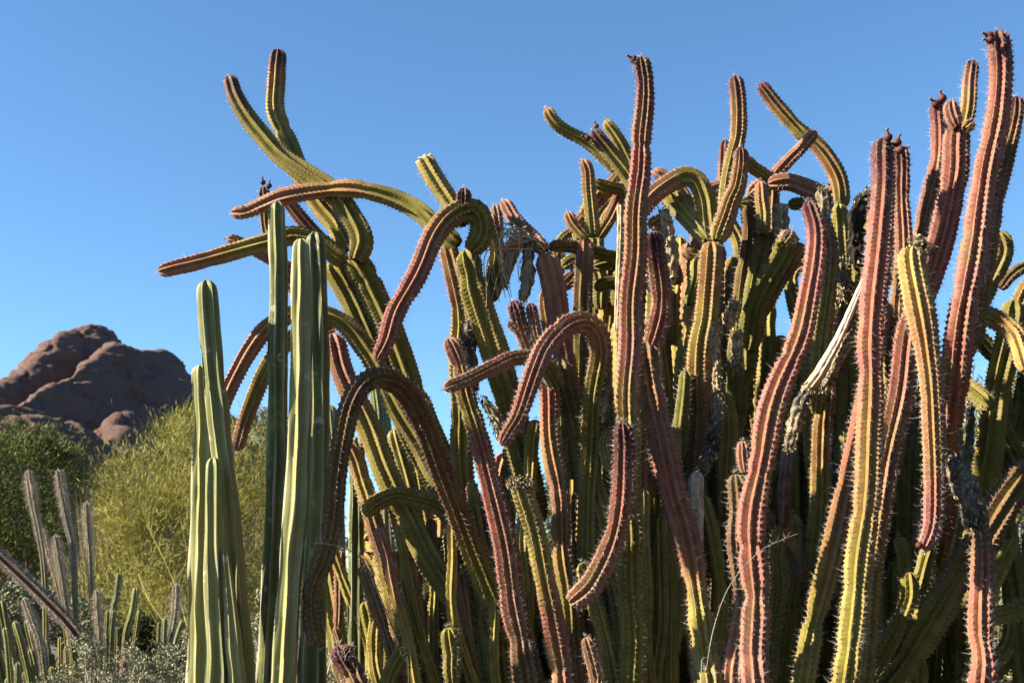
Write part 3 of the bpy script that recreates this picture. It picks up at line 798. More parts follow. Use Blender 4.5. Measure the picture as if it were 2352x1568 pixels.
f6b = S([(2199, 288), (2198, 340), (2194, 410), (2167, 525), (2142, 605), (2115, 690), (2090, 781), (2070, 880), (2051, 982), (2035, 1080), (2012, 1200), (1992, 1350), (1980, 1500), (1970, 1600)], [3.12, 3.15], [56, 60, 60, 62, 56], 'KRRRKKOYG', True)
S([(2186, 232), (2184, 252), (2190, 276), (2197, 292)], 3.08, [32, 40, 36], 'KKK')
S([(2236, 282), (2226, 288), (2214, 297)], 3.06, [36, 38, 30], 'KOO')
S([(2233, 140), (2231, 180), (2224, 240), (2213, 300)], [3.18, 3.14], [30, 36, 34], 'KKOY', pt=0.05)
S([(2028, 690), (2010, 800), (1992, 890), (1965, 1030), (1934, 1176), (1900, 1310), (1862, 1462), (1835, 1600)], [3.25, 3.1], [46, 52, 54, 52], 'KRRROYY', True)
f8 = S([(2122, 1263), (2140, 1212), (2147, 1130), (2148, 1030), (2141, 905), (2126, 800), (2110, 700), (2097, 610), (2098, 572)], [2.85, 2.9], [36, 44, 46, 48, 54, 66, 58], 'KROOOOAA', gkk=0.05, zg=0.0, label='orange stem hanging straight down with a curled tip')
fruit(f8, 2112, 1252, 2.84, 150, 0.7, False)
S([(2185, 1062), (2215, 1110), (2240, 1180), (2254, 1260), (2256, 1334), (2251, 1450), (2247, 1610)], [2.95, 2.85], [48, 54, 56, 60], 'EEBRRRR', True, sp_len=1.1, zg=0.15, label='red stem at the lower right with a grey dead top')
S([(2380, 1060), (2345, 1105), (2288, 1185), (2222, 1290), (2150, 1400), (2062, 1540), (2020, 1610)], [3.15, 3.3], [70, 78, 80], 'BBBGG', True, spines=0.5)
S([(2088, 1312), (2086, 1370), (2060, 1440), (2015, 1510), (1985, 1600)], 3.3, [40, 46], 'GGD', True, spines=0.4)
S([(2070, 1408), (2060, 1450), (2030, 1510), (1990, 1600)], 3.25, [36, 42], 'GGD', True, spines=0.4)
S([(2140, 1250), (2100, 1360), (2060, 1470), (2030, 1600)], 3.4, [40, 46], 'GGD', True, spines=0.3, lod=2)

# left: crossing arms and arches
S([(525, 175), (548, 232), (580, 290), (638, 350), (704, 402), (750, 432), (790, 470), (818, 520), (826, 560), (812, 598)], [3.75, 3.7], [34, 40, 44, 48, 54, 54], 'GGGGYGGG', pt=0.10, label='upper left arm reaching towards the sky')
S([(640, 114), (638, 184), (632, 250), (645, 290), (668, 342), (690, 400), (734, 470), (773, 516), (805, 572)], [3.85, 3.78], [36, 40, 38, 44, 50, 52], 'OOYYGYYY', pt=0.07)
S([(806, 582), (850, 660), (890, 745), (925, 840), (965, 950), (1015, 1060), (1075, 1140), (1140, 1220), (1190, 1330), (1230, 1450), (1260, 1600)], [3.75, 3.9], [62, 70, 72, 68], 'GGGGDDD', True, ribs=8)
S([(760, 600), (800, 680), (840, 760), (880, 840), (920, 930), (970, 1040), (1030, 1160), (1080, 1300)], [3.85, 3.95], [50, 56, 58], 'YGGGD', ribs=7, spines=0.7)
l3 = S([(531, 489), (560, 487), (600, 472), (659, 451), (749, 436), (809, 434), (870, 445), (919, 461), (966, 486), (1000, 520), (1050, 562)], [3.72, 3.62], [30, 40, 42, 42, 44, 44], 'KKKOOGGGG', label='long arch pointing left above the fence posts')
S([(865, 826), (880, 796), (906, 730), (943, 660), (972, 598), (997, 548), (1027, 504), (1063, 481), (1092, 486), (1107, 516), (1104, 550), (1082, 578)], [3.4, 3.55], [32, 44, 48, 50, 52, 48], 'RRRRKOGGG', label='arch bending down to the left like a hook')
S([(973, 366), (1003, 418), (1034, 466), (1066, 515)], [3.58, 3.55], [44, 46, 46], 'YYG', cut=True)
S([(1066, 432), (1066, 450), (1064, 480)], 3.5, [34, 36, 30], 'ppB', pt=0.03)
l7 = S([(363, 624), (400, 614), (449, 602), (539, 576), (617, 555), (674, 541), (719, 551), (755, 574), (790, 604)], [3.65, 3.75], [30, 36, 40, 42, 44], 'KKOYGGGG', label='lowest arm reaching furthest left')
S([(521, 549), (545, 555), (580, 572), (620, 596), (680, 625), (740, 640)], [3.85, 3.95], [24, 28, 30], 'RKKO', lod=2)
l9 = S([(606, 428), (607, 470), (611, 520), (630, 580), (660, 640), (690, 690)], [3.9, 4.0], [26, 28, 30], 'RKKO', pt=0.12, lod=2)
fruit(l9, 604, 420, 3.88, 95, 0.8); fruit(l9, 618, 428, 3.88, 80, 0.8)
S([(641, 432), (655, 455), (682, 490), (716, 528), (760, 575)], [3.85, 3.9], [28, 32, 34], 'RKKK', lod=2)
fruit(l3, 560, 478, 3.7, 120, 0.5)
S([(505, 950), (518, 905), (540, 860), (575, 800), (614, 752), (670, 722), (740, 722), (794, 745), (839, 796), (880, 860), (920, 940), (980, 1040), (1040, 1160), (1090, 1300)], [3.7, 3.85], [34, 42, 46, 50, 58, 64], 'KKOYGGGGD')
S([(543, 1034), (558, 980), (585, 905), (614, 838), (660, 784), (720, 758), (770, 768)], [3.75, 3.8], [26, 34, 36, 40, 38], 'KOYYYY')
S([(735, 1484), (718, 1420), (716, 1350), (745, 1275), (768, 1190), (775, 1100), (784, 1010), (802, 935), (836, 884), (880, 868), (925, 892), (962, 955), (1000, 1040), (1032, 1120), (1062, 1200), (1102, 1300), (1142, 1400), (1182, 1500), (1212, 1610)], 3.4, [36, 46, 47, 48, 52, 58, 62], 'BBBBBBBBGGG', True, spines=0.7, depth_list=[3.12] * 8 + [3.14, 3.18, 3.24, 3.3, 3.36, 3.42, 3.46, 3.5, 3.54, 3.58, 3.6], label='brown drooping arch hanging before the fence posts')
S([(764, 765), (784, 847), (820, 930), (857, 1015), (899, 1111), (935, 1182), (975, 1262), (1020, 1340), (1078, 1412), (1150, 1480), (1230, 1570)], [3.64, 3.6], [52, 58, 58, 56, 50], 'KKYYYLLLL', label='pale green stem with a sharp bend near the bottom')
S([(836, 1182), (866, 1154), (915, 1138), (968, 1147), (1012, 1163), (1050, 1205)], [3.55, 3.62], [34, 40, 42], 'YGGGG')
S([(800, 1010), (825, 1090), (850, 1150), (868, 1222), (895, 1330), (916, 1430), (937, 1610)], [3.64, 3.62], [36, 42, 44], 'KYKYKY', True)
S([(860, 1000), (890, 1080), (914, 1155), (927, 1232), (946, 1332), (966, 1440), (982, 1610)], [3.68, 3.64], [40, 44, 44], 'GYKKYY', True)
S([(828, 1300), (850, 1352), (882, 1440), (905, 1530), (920, 1610)], [3.55, 3.5], [28, 32], 'OKK', True)
S([(838, 1380), (852, 1450), (862, 1530), (868, 1610)], 3.7, [30, 34], 'GGG', True, spines=0.5)
S([(1030, 775), (1044, 810), (1060, 850), (1072, 906), (1090, 970), (1111, 1050), (1136, 1145), (1155, 1240), (1176, 1361), (1197, 1470), (1218, 1610)], [3.35, 3.3], [36, 42, 48, 52, 58, 64], 'KOGRRRKKBB', True, zg=0.35)
v6 = S([(1192, 1108), (1206, 1160), (1232, 1240), (1250, 1320), (1266, 1400), (1288, 1530), (1300, 1610)], [3.2, 3.25], [50, 52, 54], 'YYYRRK', True, cut=True, zg=0.4, label='broken-off stem with a pale dried cut top')
S([(1252, 815), (1259, 900), (1268, 1000), (1277, 1100), (1286, 1180), (1296, 1290), (1310, 1400), (1328, 1610)], [3.5, 3.4], [44, 46, 48], 'OROKOGBK', True)
S([(1285, 825), (1310, 930), (1345, 1060), (1385, 1200), (1412, 1320), (1440, 1430), (1466, 1530), (1485, 1610)], [3.55, 3.45], [48, 54, 56], 'GBGYLGG', True)
S([(1021, 892), (1045, 882), (1078, 868), (1130, 842), (1171, 824), (1210, 822), (1250, 842), (1280, 890)], [3.25, 3.45], [30, 36, 38, 40], 'KKKRGGG')
S([(1152, 1022), (1166, 996), (1186, 960), (1207, 904), (1226, 853), (1247, 805), (1281, 766), (1315, 744), (1350, 742), (1376, 768), (1383, 815), (1374, 866), (1364, 930), (1356, 1050), (1350, 1150), (1345, 1300), (1345, 1450)], [3.12, 3.35, 3.5, 3.5], [32, 46, 50, 52, 50, 50, 50], 'RRKKOGGYYGG', label='middle arch drooping to the left above the cut stem')
S([(1156, 461), (1183, 503), (1216, 538), (1252, 580)], [3.7, 3.62], [30, 34, 36], 'KKKK')
S([(1250, 578), (1266, 640), (1280, 700), (1290, 770), (1300, 850), (1312, 950), (1322, 1100)], [3.62, 3.7], [56, 56, 52], 'KKRROGG')
S([(1127, 490), (1133, 530), (1143, 575), (1140, 622), (1128, 690)], [3.75, 3.8], [30, 38, 42], 'KOYGG')
S([(1138, 470), (1143, 500), (1144, 540)], 3.85, [24, 26], 'KK', lod=2)
v11 = S([(1180, 690), (1188, 716), (1196, 752), (1212, 796), (1234, 842), (1255, 900)], [3.4, 3.5], [36, 34, 36], 'pBKKKO', pt=0.05, sp_len=1.3)
S([(1218, 696), (1222, 716), (1228, 742), (1236, 790)], 3.42, [26, 28, 30], 'BKKG', pt=0.035, sp_len=1.3)
S([(1168, 738), (1176, 745), (1192, 760)], 3.42, [20, 22], 'BK', pt=0.03, sp_len=1.3)
S([(1068, 574), (1086, 655), (1106, 715), (1130, 790), (1152, 865), (1178, 950), (1205, 1060), (1230, 1200)], [3.58, 3.7], [60, 68, 66, 60], 'GGYGGGD', ribs=8)
S([(1026, 560), (1040, 620), (1052, 680), (1058, 740), (1057, 800), (1060, 900), (1062, 1000), (1068, 1150), (1080, 1300)], [3.65, 3.75], [46, 52, 52, 50], 'OKYGDYGD')
# upper centre
c1 = S([(1254, 248), (1274, 278), (1308, 302), (1350, 325), (1385, 360), (1420, 400)], [3.9, 3.95], [26, 31, 33], 'OGGGG')
c2 = S([(1362, 298), (1385, 330), (1410, 364), (1440, 402), (1480, 460)], [3.7, 3.75], [34, 38, 40], 'KGYYG', pt=0.07)
fruit(c2, 1350, 318, 3.7, 160, 0.9); fruit(c2, 1370, 292, 3.72, 110, 0.8)
S([(1390, 277), (1411, 306), (1433, 342), (1455, 390)], [3.8, 3.85], [26, 30, 32], 'YYGG')
S([(1340, 366), (1351, 396), (1354, 440), (1358, 495), (1362, 545)], [3.72, 3.75], [28, 32, 34], 'KOYYG')
S([(1362, 418), (1400, 430), (1445, 440), (1500, 460)], [3.8, 3.85], [26, 30], 'GGG')
S([(1304, 486), (1312, 510), (1328, 532), (1345, 548)], 3.74, [24, 26], 'KOY')
S([(1318, 528), (1350, 485), (1392, 440), (1430, 400)], [3.85, 3.95], [28, 30], 'KKOO', lod=2)
S([(1375, 545), (1402, 490), (1430, 440), (1450, 410)], [3.8, 3.9], [28, 32], 'GOKK', lod=2)
S([(1342, 546), (1341, 620), (1339, 690), (1336, 780), (1335, 900), (1338, 1050)], [3.76, 3.85], [42, 44, 46], 'KBBGGD')
S([(1262, 567), (1300, 565), (1340, 572), (1395, 588), (1440, 602)], [3.7, 3.9], [28, 30], 'BDD')
S([(1362, 612), (1400, 604), (1450, 610)], 3.9, [30, 32], 'DDD', lod=2, spines=.5)
S([(1365, 662), (1400, 650), (1450, 660)], 3.95, [30, 32], 'GDD', lod=2, spines=.5)
S([(1440, 520), (1470, 480), (1500, 446), (1538, 420), (1572, 405), (1602, 416), (1620, 455), (1627, 505), (1634, 556)], [3.6, 3.62], [40, 44, 46, 46, 46], 'BKKGGGG')
S([(1515, 430), (1546, 462), (1582, 503), (1622, 550)], [3.7, 3.62], [42, 46, 44], 'GGLL')
S([(1500, 392), (1535, 410), (1565, 440), (1585, 480)], [3.8, 3.8], [30, 36], 'KKG', lod=2)
S([(1634, 555), (1632, 610), (1629, 663), (1623, 735), (1612, 800), (1604, 940), (1598, 1050), (1592, 1200), (1588, 1350)], [3.58, 3.7], [52, 54, 54, 50], 'OOYOBBGGD', label='yellow-green stem that forks at its top')
S([(1702, 338), (1702, 382), (1691, 430), (1676, 460), (1663, 503), (1648, 552)], [3.5, 3.56], [28, 36, 42, 44], 'KOOOY', pt=0.03)
S([(1689, 174), (1695, 238), (1695, 310), (1685, 360), (1677, 410), (1672, 460), (1668, 540)], [3.68, 3.7], [34, 40, 38, 36], 'OOOYYG', pt=0.09)
S([(1666, 322), (1664, 370), (1660, 420), (1664, 470)], 3.78, [24, 26], 'BRKK', pt=0.08, lod=2)
S([(1746, 191), (1781, 242), (1829, 296), (1874, 334), (1906, 378), (1926, 420), (1936, 475)], [3.85, 3.9], [28, 34, 36, 36], 'OOYOOY', pt=0.06)
S([(1874, 300), (1843, 334), (1806, 370), (1778, 402), (1762, 428)], [3.75, 3.85], [24, 28, 30], 'KKRK', lod=1)
S([(1712, 360), (1728, 384), (1752, 402), (1780, 430)], [3.8, 3.85], [28, 30], 'YYG')
S([(1764, 424), (1785, 418), (1816, 418), (1850, 430), (1880, 448), (1902, 490)], [3.8, 3.75], [36, 42, 42], 'KKKKK', label='short pink arch below the crossed stems')
S([(1747, 416), (1751, 452), (1755, 495), (1750, 540)], 3.66, [28, 34, 36], 'KOYB')
S([(1612, 452), (1640, 434), (1668, 434), (1695, 455)], 3.75, [34, 36], 'KKK')
S([(1760, 560), (1765, 510), (1740, 470), (1700, 470)], 3.9, [34, 36], 'OGD', lod=2)
S([(1810, 470), (1850, 468), (1880, 480), (1900, 500)], 3.85, [30, 30], 'DGD', lod=2)
S([(1888, 500), (1902, 560), (1903, 640), (1897, 730), (1885, 830), (1875, 950)], [3.4, 3.45], [34, 38, 40], 'BBGGG', sp_len=1.2)
S([(1927, 468), (1930, 540), (1932, 620), (1930, 720), (1925, 820), (1920, 950)], [3.65, 3.75], [38, 42, 44], 'YGBBG')
S([(1815, 530), (1800, 580), (1770, 640), (1735, 715), (1715, 800)], [3.6, 3.75], [50, 56, 58], 'GDDD', spines=0.6)
S([(1760, 520), (1750, 580), (1735, 650), (1722, 740), (1715, 850)], [3.72, 3.8], [44, 50], 'BDDD', spines=0.5)
S([(1720, 470), (1722, 540), (1712, 620), (1700, 720), (1692, 830), (1690, 950)], [3.75, 3.85], [40, 44], 'BBDD', spines=0.5)
S([(1845, 560), (1815, 600), (1775, 655), (1735, 730)], [3.6, 3.75], [36, 44], 'OBGG')
S([(1792, 472), (1793, 500), (1792, 560)], 3.68, [38, 40], 'TE', style='dead', cut=True, rib_depth=0.35, ribs=6, name='dead_stem')
S([(1816, 528), (1812, 540), (1800, 560)], 3.5, [36, 34], 'KG', sp_len=1.7)
# right of centre
S([(1501, 530), (1508, 590), (1519, 662), (1516, 722), (1502, 772), (1490, 800)], [3.32, 3.4], [38, 46, 48, 40], 'RRKRRK', pt=0.10, sp_len=1.2, label='short curved red stem with a purple tip beside the tallest middle stem')
S([(1484, 786), (1494, 860), (1508, 940), (1524, 1023), (1546, 1130), (1575, 1226), (1601, 1361), (1620, 1523), (1628, 1610)], [3.4, 3.2], [56, 62, 62, 60], 'BOKRRRYYL', True, zg=0.5)
S([(1478, 870), (1472, 1000), (1465, 1180), (1460, 1300), (1457, 1450), (1462, 1610)], [3.5, 3.45], [42, 44, 46], 'GGKOYYG', True)
S([(1338, 1290), (1364, 1375), (1384, 1450), (1402, 1560), (1408, 1610)], 3.32, [38, 44], 'YYYG', True)
S([(1562, 1130), (1556, 1300), (1549, 1400), (1540, 1500), (1528, 1610)], 3.5, [46, 50], 'GGLLG', True)
S([(1346, 1462), (1358, 1510), (1374, 1570), (1382, 1610)], 3.15, [28, 34], 'KKK', True)
S([(1706, 1012), (1708, 1045), (1712, 1085)], 3.2, [30, 34, 32], 'KKK')
S([(1690, 1088), (1694, 1200), (1702, 1300), (1704, 1400), (1692, 1500), (1678, 1610)], 3.2, [44, 48], 'BBBKK', True, sp_len=1.2, zg=0.3)
S([(1908, 690), (1896, 781), (1897, 906), (1890, 1008), (1882, 1150), (1872, 1280), (1865, 1400)], [3.55, 3.6], [44, 48, 50], 'OYOOYLD')
S([(1792, 1210), (1786, 1330), (1770, 1450), (1760, 1610)], 3.45, [36, 44], 'LGGG', True)
S([(1820, 1180), (1828, 1300), (1810, 1420), (1790, 1610)], 3.6, [40, 46], 'LDD', True)
S([(1660, 900), (1672, 1000), (1668, 1100), (1660, 1250), (1655, 1400), (1660, 1610)], 3.65, [44, 50], 'GGDDD', True, spines=.5)
S([(1500, 1000), (1510, 1150), (1515, 1300), (1512, 1450), (1505, 1610)], 3.7, [48, 50], 'GDDD', True, spines=.5)
S([(1385, 880), (1400, 1000), (1410, 1100), (1418, 1250), (1420, 1400), (1418, 1610)], [3.6, 3.5], [46, 48], 'LYYGG', True, spines=.7)
S([(1398, 985), (1388, 1020), (1392, 1050), (1400, 1080)], 3.45, [26, 28], 'LL')
S([(1575, 850), (1570, 930), (1560, 1050)], 3.6, [32, 40], 'DDD', sp_len=1.2)
S([(785, 1264), (782, 1320), (778, 1400), (775, 1440)], 3.9, [20, 24, 20], 'KKO', lod=2)
S([(770, 1352 + 85), (778, 1470), (790, 1540), (800, 1600)], 4.0, [18, 20], 'KK', True, lod=2)
f0 = S([(774, 1480), (784, 1508), (806, 1552), (840, 1620)], 3.0, [44, 56, 62], 'pKRR', True, pt=0.09, sp_len=1.35, label='purple-tipped red stem cut by the bottom edge')
S([(806, 1482), (800, 1494), (790, 1506)], 2.98, [26, 26], 'pp', pt=0.04, sp_len=1.2)
S([(1000, 1352), (988, 1410), (975, 1470), (960, 1600)], 3.8, [34, 38], 'RKK', True)
S([(1060, 1450), (1075, 1500), (1095, 1560), (1110, 1610)], 3.5, [34, 40], 'GGG', True)
S([(1030, 1440), (1036, 1500), (1050, 1610)], 3.4, [40, 44], 'GGG', True, spines=.6)
S([(1120, 1440), (1135, 1500), (1150, 1610)], 3.7, [40, 44], 'LGG', True, spines=.6)
# upright background fill inside the clump (real stems further back)
r_f = np.random.default_rng(3)
def fill_top(x):
    return float(np.interp(x, [880, 1000, 1200, 1300, 1400, 1560, 1760, 1800, 1850, 1960, 2080, 2200, 2290], [1150, 1130, 930, 640, 560, 510, 540, 800, 820, 560, 740, 960, 1120]))
for i in range(104):
    x1 = r_f.uniform(820, 2260) if i < 84 else r_f.uniform(1280, 1780)
    x0 = x1 + (x1 - 1560) * r_f.uniform(0.0, 0.14) + r_f.normal(0, 55)
    y0 = fill_top(x0) + abs(r_f.normal(0, 130))
    if 1775 < x0 < 1850: y0 = max(y0, 770)
    dep = r_f.uniform(3.85, 5.0)
    xm = (x0 + x1) / 2 + r_f.normal(0, 26)
    S([(x0, y0), (x0 * .6 + xm * .4 + r_f.normal(0, 6), y0 * .65 + 1250 * .35), (xm, (y0 + 1610) / 2 + 60), (x1, 1610)], [dep, dep - 0.1], [r_f.uniform(34, 42), r_f.uniform(40, 48)],
      random.choice(['OYGG', 'GYGG', 'YGGG', 'LGGD', 'YYG', 'KYGG']), True, lod=3, spines=0.3)
for (pp, cc) in [([(905, 985), (930, 1080), (965, 1200), (1005, 1330), (1040, 1610)], 'LGGD'), ([(942, 1010), (960, 1100), (985, 1220), (1010, 1380), (1030, 1610)], 'YGGD'), ([(1010, 1010), (1020, 1120), (1035, 1260), (1050, 1610)], 'GGDD'),
                 ([(1800, 790), (1795, 880), (1785, 1000), (1770, 1200), (1760, 1610)], 'GGDD'), ([(1835, 800), (1830, 900), (1815, 1050), (1800, 1250), (1790, 1610)], 'YGDD'), ([(1768, 700), (1762, 820), (1755, 950), (1745, 1200), (1740, 1610)], 'YGGD')]:
    S(pp, [4.3, 4.2], [38, 46], cc, True, lod=2, spines=0.4)
for i in range(46):                       # slimmer sunlit stems nearer the front
    x1 = r_f.uniform(860, 1720) if i < 30 else r_f.uniform(1720, 2220)
    x0 = x1 + (x1 - 1560) * r_f.uniform(0.02, 0.2) + r_f.normal(0, 50)
    y0 = max(fill_top(x0) + 120, r_f.uniform(880, 1330)); dep = r_f.uniform(3.5, 3.9)
    xm = (x0 + x1) / 2 + r_f.normal(0, 22)
    S([(x0, y0), (x0 * .6 + xm * .4 + r_f.normal(0, 8), y0 * .65 + 1400 * .35), (xm, (y0 + 1610) / 2 + 40), (x1, 1610)], [dep, dep - 0.1], [r_f.uniform(28, 36), r_f.uniform(34, 42)],
      random.choice(['KYYG', 'LYG', 'OYYG', 'YYG', 'KOYG', 'LLG']), True, lod=2, spines=0.5)
for i in range(26):                       # thin young stems low in the clump
    x1 = r_f.uniform(880, 1640)
    x0 = x1 + (x1 - 1600) * r_f.uniform(0.05, 0.22) + r_f.normal(0, 30)
    y0 = max(fill_top(x0) + 60, r_f.uniform(980, 1400)); dep = r_f.uniform(3.45, 3.8)
    xm = (x0 + x1) / 2 + r_f.normal(0, 16)
    S([(x0, y0), (x0 * .6 + xm * .4, y0 * .6 + 1450 * .4), (xm, (y0 + 1610) / 2 + 30), (x1, 1610)], [dep, dep - 0.05], [r_f.uniform(22, 28), r_f.uniform(28, 34)],
      random.choice(['KYYY', 'LYY', 'OYYG', 'YYL', 'KKYY', 'LLY']), True, lod=3, spines=0.5)
for i in range(34):                       # short bent branches tangled in the crown
    x0 = r_f.uniform(1290, 1760) if i < 26 else r_f.uniform(1890, 2010)
    y0 = r_f.uniform(430, 640)
    sg = r_f.choice([-1, 1]); ln = r_f.uniform(60, 150); dep = r_f.uniform(3.85, 4.5)
    pts = [(x0, y0), (x0 + sg * ln * r_f.uniform(.1, .4), y0 + ln * r_f.uniform(-.25, .3)), (x0 + sg * ln * r_f.uniform(.35, .7), y0 + ln * r_f.uniform(.3, .8)), (x0 + sg * ln * r_f.uniform(.4, .8), y0 + ln * 1.5)]
    S(pts, dep, [r_f.uniform(28, 34), r_f.uniform(32, 40)], random.choice(['KOG', 'KYG', 'OGD', 'GGD', 'BDD', 'YGD']), lod=2, spines=0.45)
# dead, bleached and flaking pieces
def husk(o, pts, d, w, seed):
    """loose papery flakes and fibres hanging off a dead piece"""
    r_ = np.random.default_rng(seed)
    pts = np.array(pts, dtype=float); f = np.linspace(0, 1, len(pts))
    dd = lerp_list(d, f); ww = lerp_list(w, f)
    P = []; Rr = []
    for (x, y), q, v in zip(pts, dd, ww):
        p, t = at(x, y, q * DS); P.append(p); Rr.append(v * t / FPX * 0.5)
    C = catmull(np.array(P), 8); Rr = np.interp(np.linspace(0, 1, len(C)), f, Rr)
    n = int(60 + 18 * len(C))
    i = r_.integers(0, len(C), n)
    out = r_.normal(0, 1, (n, 3)); out /= np.linalg.norm(out, axis=1)[:, None]
    pos = C[i] + out * (Rr[i] * r_.uniform(0.75, 1.25, n))[:, None]
    D = out * 0.5 + np.array([0, 0, -0.9]) + r_.normal(0, 0.6, (n, 3)); D /= np.linalg.norm(D, axis=1)[:, None]
    L = r_.uniform(0.008, 0.030, n); Wd = r_.uniform(0.002, 0.008, n)
    tone = r_.uniform(0.15, 1.15, (n, 1))
    V, F, Cc = blades(pos, D, L, Wd, np.array([0.44, 0.36, 0.22]) * tone, r_)
    V[1::4] += r_.normal(0, 0.003, (n, 3)); V[3::4] += r_.normal(0, 0.003, (n, 3))
    h = mesh_obj('dried_flakes', V, [F], M_dead, o, Cc, smooth=False); h['kind'] = 'stuff'
hk = [0]
def Dd(pts, d, w, c, **k):
    o = Dd0(pts, d, w, c, **k)
    hk[0] += 1
    if k.get('style', 'dead') == 'dead': husk(o, pts, d, w, 400 + hk[0])
    return o
def Dd0(pts, d, w, c, **k):
    k.setdefault('style', 'dead'); k.setdefault('name', 'dead_stem'); k.setdefault('ribs', 6)
    return S(pts, d, w, c, spines=0, rib_depth=k.pop('rib_depth', 0.3), **k)
Dd([(1985, 640), (1960, 700), (1925, 780), (1880, 860), (1850, 900)], [3.3, 3.25], [12, 18, 26, 30], 'HHHT', style='wood', label='bare bleached wood slanting between red stems')
Dd([(1965, 760), (1940, 800), (1915, 850), (1890, 895)], 3.3, [22, 24, 20], 'TTE')
Dd([(1855, 895), (1835, 940), (1822, 990), (1812, 1030)], 3.25, [30, 34, 24], 'EETE')
Dd([(1812, 1020), (1806, 1080), (1800, 1150), (1802, 1210)], 3.4, [30, 34, 30], 'EBBB', style='wood')
Dd([(1795, 1195), (1812, 1240), (1832, 1290), (1840, 1330)], 3.45, [30, 34, 30], 'OOBB', style='wood')
Dd([(1600, 1082), (1598, 1120), (1597, 1180), (1597, 1300)], 3.38, [38, 38, 36], 'HHHT', style='wood', label='bleached pale dead stump between green stems')
Dd([(1650, 880), (1652, 940), (1640, 1010), (1612, 1080)], 3.42, [26, 30, 34], 'TENE')
Dd([(1646, 745), (1642, 790), (1644, 830), (1648, 900)], 3.4, [22, 18, 22], 'TTT')
Dd([(1690, 690), (1680, 720), (1668, 760)], 3.42, [24, 28, 20], 'TTT')
Dd([(1692, 760), (1692, 800), (1694, 850)], 3.45, [26, 30, 26], 'TTE')
Dd([(1525, 480), (1532, 530), (1540, 580), (1545, 640)], 3.62, [24, 34, 26], 'TTT')
Dd([(1424, 470), (1424, 540), (1420, 640), (1416, 760)], 3.45, [14, 14, 12], 'TTT', style='wood')
Dd([(1890, 432), (1893, 470), (1898, 530)], 3.6, [30, 28, 26], 'ETE')
Dd([(2000, 440), (1978, 465), (1968, 500), (1966, 560), (1970, 620)], [3.4, 3.5], [26, 34, 34, 30], 'NNNN')
Dd([(1925, 590), (1930, 640), (1935, 690)], 3.6, [26, 40, 22], 'TTT'); Dd([(1905, 600), (1930, 640), (1960, 660)], 3.55, [20, 24], 'EE')
Dd([(1195, 545), (1178, 570), (1165, 620), (1158, 660)], 3.6, [40, 30, 14], 'TTT'); Dd([(1230, 550), (1215, 570), (1212, 640), (1200, 690)], 3.62, [30, 36, 20], 'ETT')
Dd([(1075, 740), (1078, 790), (1080, 840), (1088, 900)], 3.6, [28, 34, 26], 'ENEN')
Dd([(1110, 920), (1140, 960), (1150, 1000)], 3.55, [20, 30, 26], 'ETE')
Dd([(1398, 850), (1392, 900), (1385, 960)], 3.42, [16, 18], 'TT')
Dd([(2100, 562), (2112, 568), (2126, 570)], 2.9, [44, 40], 'NN')
Dd([(2190, 1050), (2210, 1095), (2228, 1150), (2240, 1210)], 2.9, [40, 50, 46], 'EEEN', label='grey dried-out top of the lower right red stem')
Dd([(2230, 900), (2228, 960), (2225, 1030)], 3.7, [20, 26], 'NE')
husk(v6, [(1172, 1106), (1192, 1108), (1212, 1104)], 3.18, [22, 30, 22], 777)
def thatch():
    r_ = np.random.default_rng(9)
    b, t = at(1205, 550, 3.55 * DS)
    parts = []
    for k in range(20):
        e = b + np.array([r_.uniform(-0.20, 0.0), r_.uniform(-0.06, 0.06), r_.uniform(-0.30, -0.12)])
        m = b * 0.5 + e * 0.5 + np.array([r_.uniform(-0.10, 0.02), 0, r_.uniform(0.06, 0.16)])
        Cv = catmull([b + r_.normal(0, 0.02, 3), m, e], 6)
        parts.append(tube(Cv, np.linspace(0.0030, 0.0014, len(Cv)), 4))
    V, F = join(parts)
    o = mesh_obj('dried_fibres', V, [F], M_bark, OCT, np.tile(np.array([0.44, 0.36, 0.22]), (len(V), 1))); o['kind'] = 'stuff'
thatch()
# second clump at the right edge
E = dict(parent=OC2, centre=(base_of(2420, 4.6 * DS)[0], 4.6 * DS))
S([(2294, 530), (2305, 575), (2290, 622), (2266, 666), (2235, 730), (2215, 820)], [3.5, 3.6], [40, 46, 44], 'GGGGD', sp_len=1.2, **E)
r2 = S([(2298, 664), (2320, 636), (2355, 614), (2420, 600), (2480, 640), (2500, 800), (2480, 1100), (2450, 1610)], [3.7, 3.9], [26, 32, 40], 'BGGGD', True, **E)
fruit(r2, 2296, 658, 3.7, 100, 0.5, False)
S([(2375, 640), (2352, 672), (2335, 705), (2315, 750), (2300, 820), (2300, 900), (2320, 1000)], [3.8, 3.9], [36, 42, 44], 'OYGGD', **E)
S([(2356, 850), (2350, 810), (2330, 770), (2298, 742), (2262, 722), (2240, 712)], [3.45, 3.55], [40, 48, 46], 'AAAOY', gkk=0.1, zg=0.0, **E)
S([(2284, 936), (2262, 920), (2235, 900), (2200, 876), (2165, 858)], [3.4, 3.5], [38, 44, 46], 'GGAA', sp_len=1.3, **E)
S([(2330, 690), (2316, 780), (2296, 880), (2274, 980), (2258, 1080), (2246, 1200), (2230, 1400), (2225, 1610)], [3.7, 3.8], [54, 60, 60], 'GGGGD', True, spines=.6, **E)
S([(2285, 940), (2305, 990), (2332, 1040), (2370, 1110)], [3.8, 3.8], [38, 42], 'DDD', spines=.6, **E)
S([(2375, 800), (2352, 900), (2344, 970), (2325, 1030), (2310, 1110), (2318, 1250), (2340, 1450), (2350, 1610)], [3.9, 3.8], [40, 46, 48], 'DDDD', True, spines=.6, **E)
S([(2370, 1380), (2330, 1404), (2280, 1416), (2235, 1432)], 3.3, [40, 42], 'DGG', spines=.6, **E)
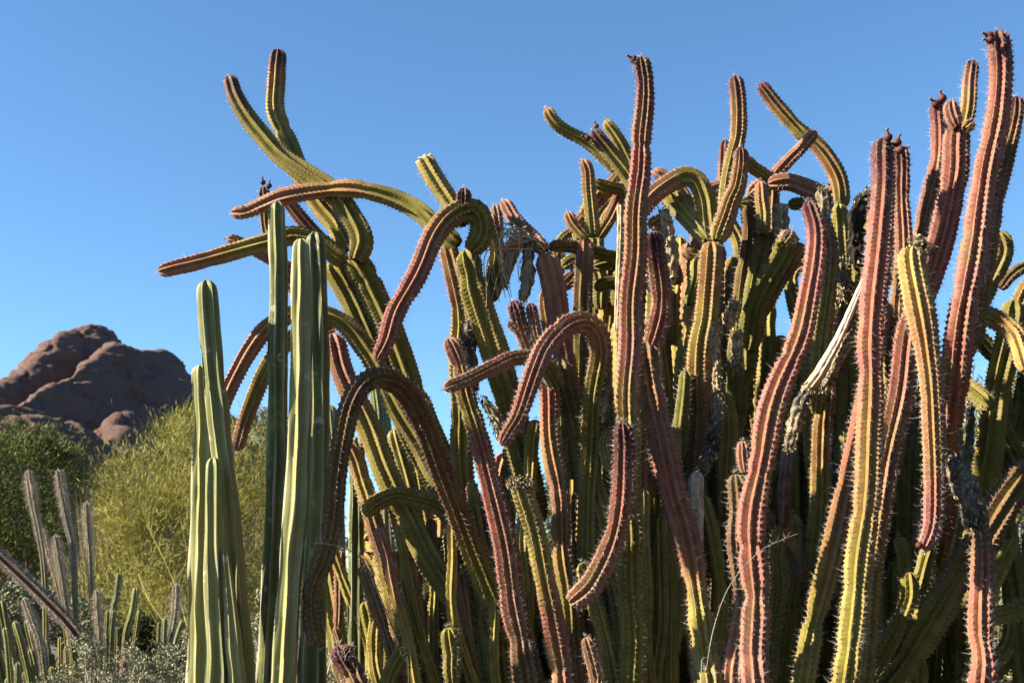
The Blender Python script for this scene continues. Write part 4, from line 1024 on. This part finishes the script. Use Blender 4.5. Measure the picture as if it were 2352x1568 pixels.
S([(2230, 760), (2260, 790), (2300, 830)], 3.9, [40, 44], 'BDD', spines=.6, **E)
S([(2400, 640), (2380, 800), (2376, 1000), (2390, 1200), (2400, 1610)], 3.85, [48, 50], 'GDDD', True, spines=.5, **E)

# ------------------------------------------------------------------ dry twigs
def twig(label, pts, d, r0, col, seed, side=18, fuzz=0.02, upw=0.5):
    r_ = np.random.default_rng(seed)
    P = np.array([at(x, y, q * DS)[0] for (x, y), q in zip(pts, np.linspace(d[0], d[1], len(pts)))])
    b = P[0].copy(); b[2] = 0
    C = catmull(np.vstack([b, P]), 14)
    root = thing('dry_twig', (b[0], b[1], 0), label, 'twig', None)
    V, F = tube(C, np.linspace(r0, r0 * 0.45, len(C)), 6)
    mesh_obj('stalk', V, [F], M_bark, root, np.tile(np.array(col), (len(V), 1)))
    parts = []
    for k in range(side):
        i = r_.integers(16, len(C) - 1)
        dd = r_.normal(0, 1, 3) + np.array([0, 0, upw]); dd /= np.linalg.norm(dd)
        L = fuzz * r_.uniform(0.4, 1.2)
        e = C[i] + dd * L
        parts.append(tube(np.array([C[i], (C[i] + e) / 2 + r_.normal(0, .002, 3), e]), [r0 * 0.4, r0 * 0.3, r0 * 0.15], 4))
    V, F = join(parts)
    o = mesh_obj('side_twigs', V, [F], M_bark, root, np.tile(np.array(col) * 0.9, (len(V), 1))); o['kind'] = 'stuff'
twig('thin pale dry twig leaning before the S-curved red stem', [(1612, 1600), (1622, 1540), (1640, 1440), (1676, 1345), (1740, 1270), (1790, 1242), (1832, 1225)], (2.8, 2.85), 0.0019, (0.28, 0.25, 0.21), 31, 34)
twig('dark dry twig arching over the brown drooping stem', [(940, 1600), (922, 1500), (893, 1420), (860, 1340), (835, 1290), (800, 1262), (760, 1250), (718, 1248)], (2.95, 2.95), 0.0032, (0.07, 0.055, 0.045), 32, 90, 0.03)
def yellow_twigs():
    r_ = np.random.default_rng(41)
    for k, (pts, lab) in enumerate([([(440, 1480), (425, 1420), (405, 1350), (380, 1290), (350, 1230), (330, 1180)], 'longest bare yellow twig sprouting before the palo verde'),
                                    ([(400, 1480), (385, 1440), (350, 1390), (330, 1350), (312, 1300)], 'short bare yellow twig left of the longest one before the palo verde')]):
        twig(lab, pts, (10.4, 10.6), 0.011, (0.36, 0.33, 0.10), 50 + k, 40, 0.30, 2.2)
yellow_twigs()
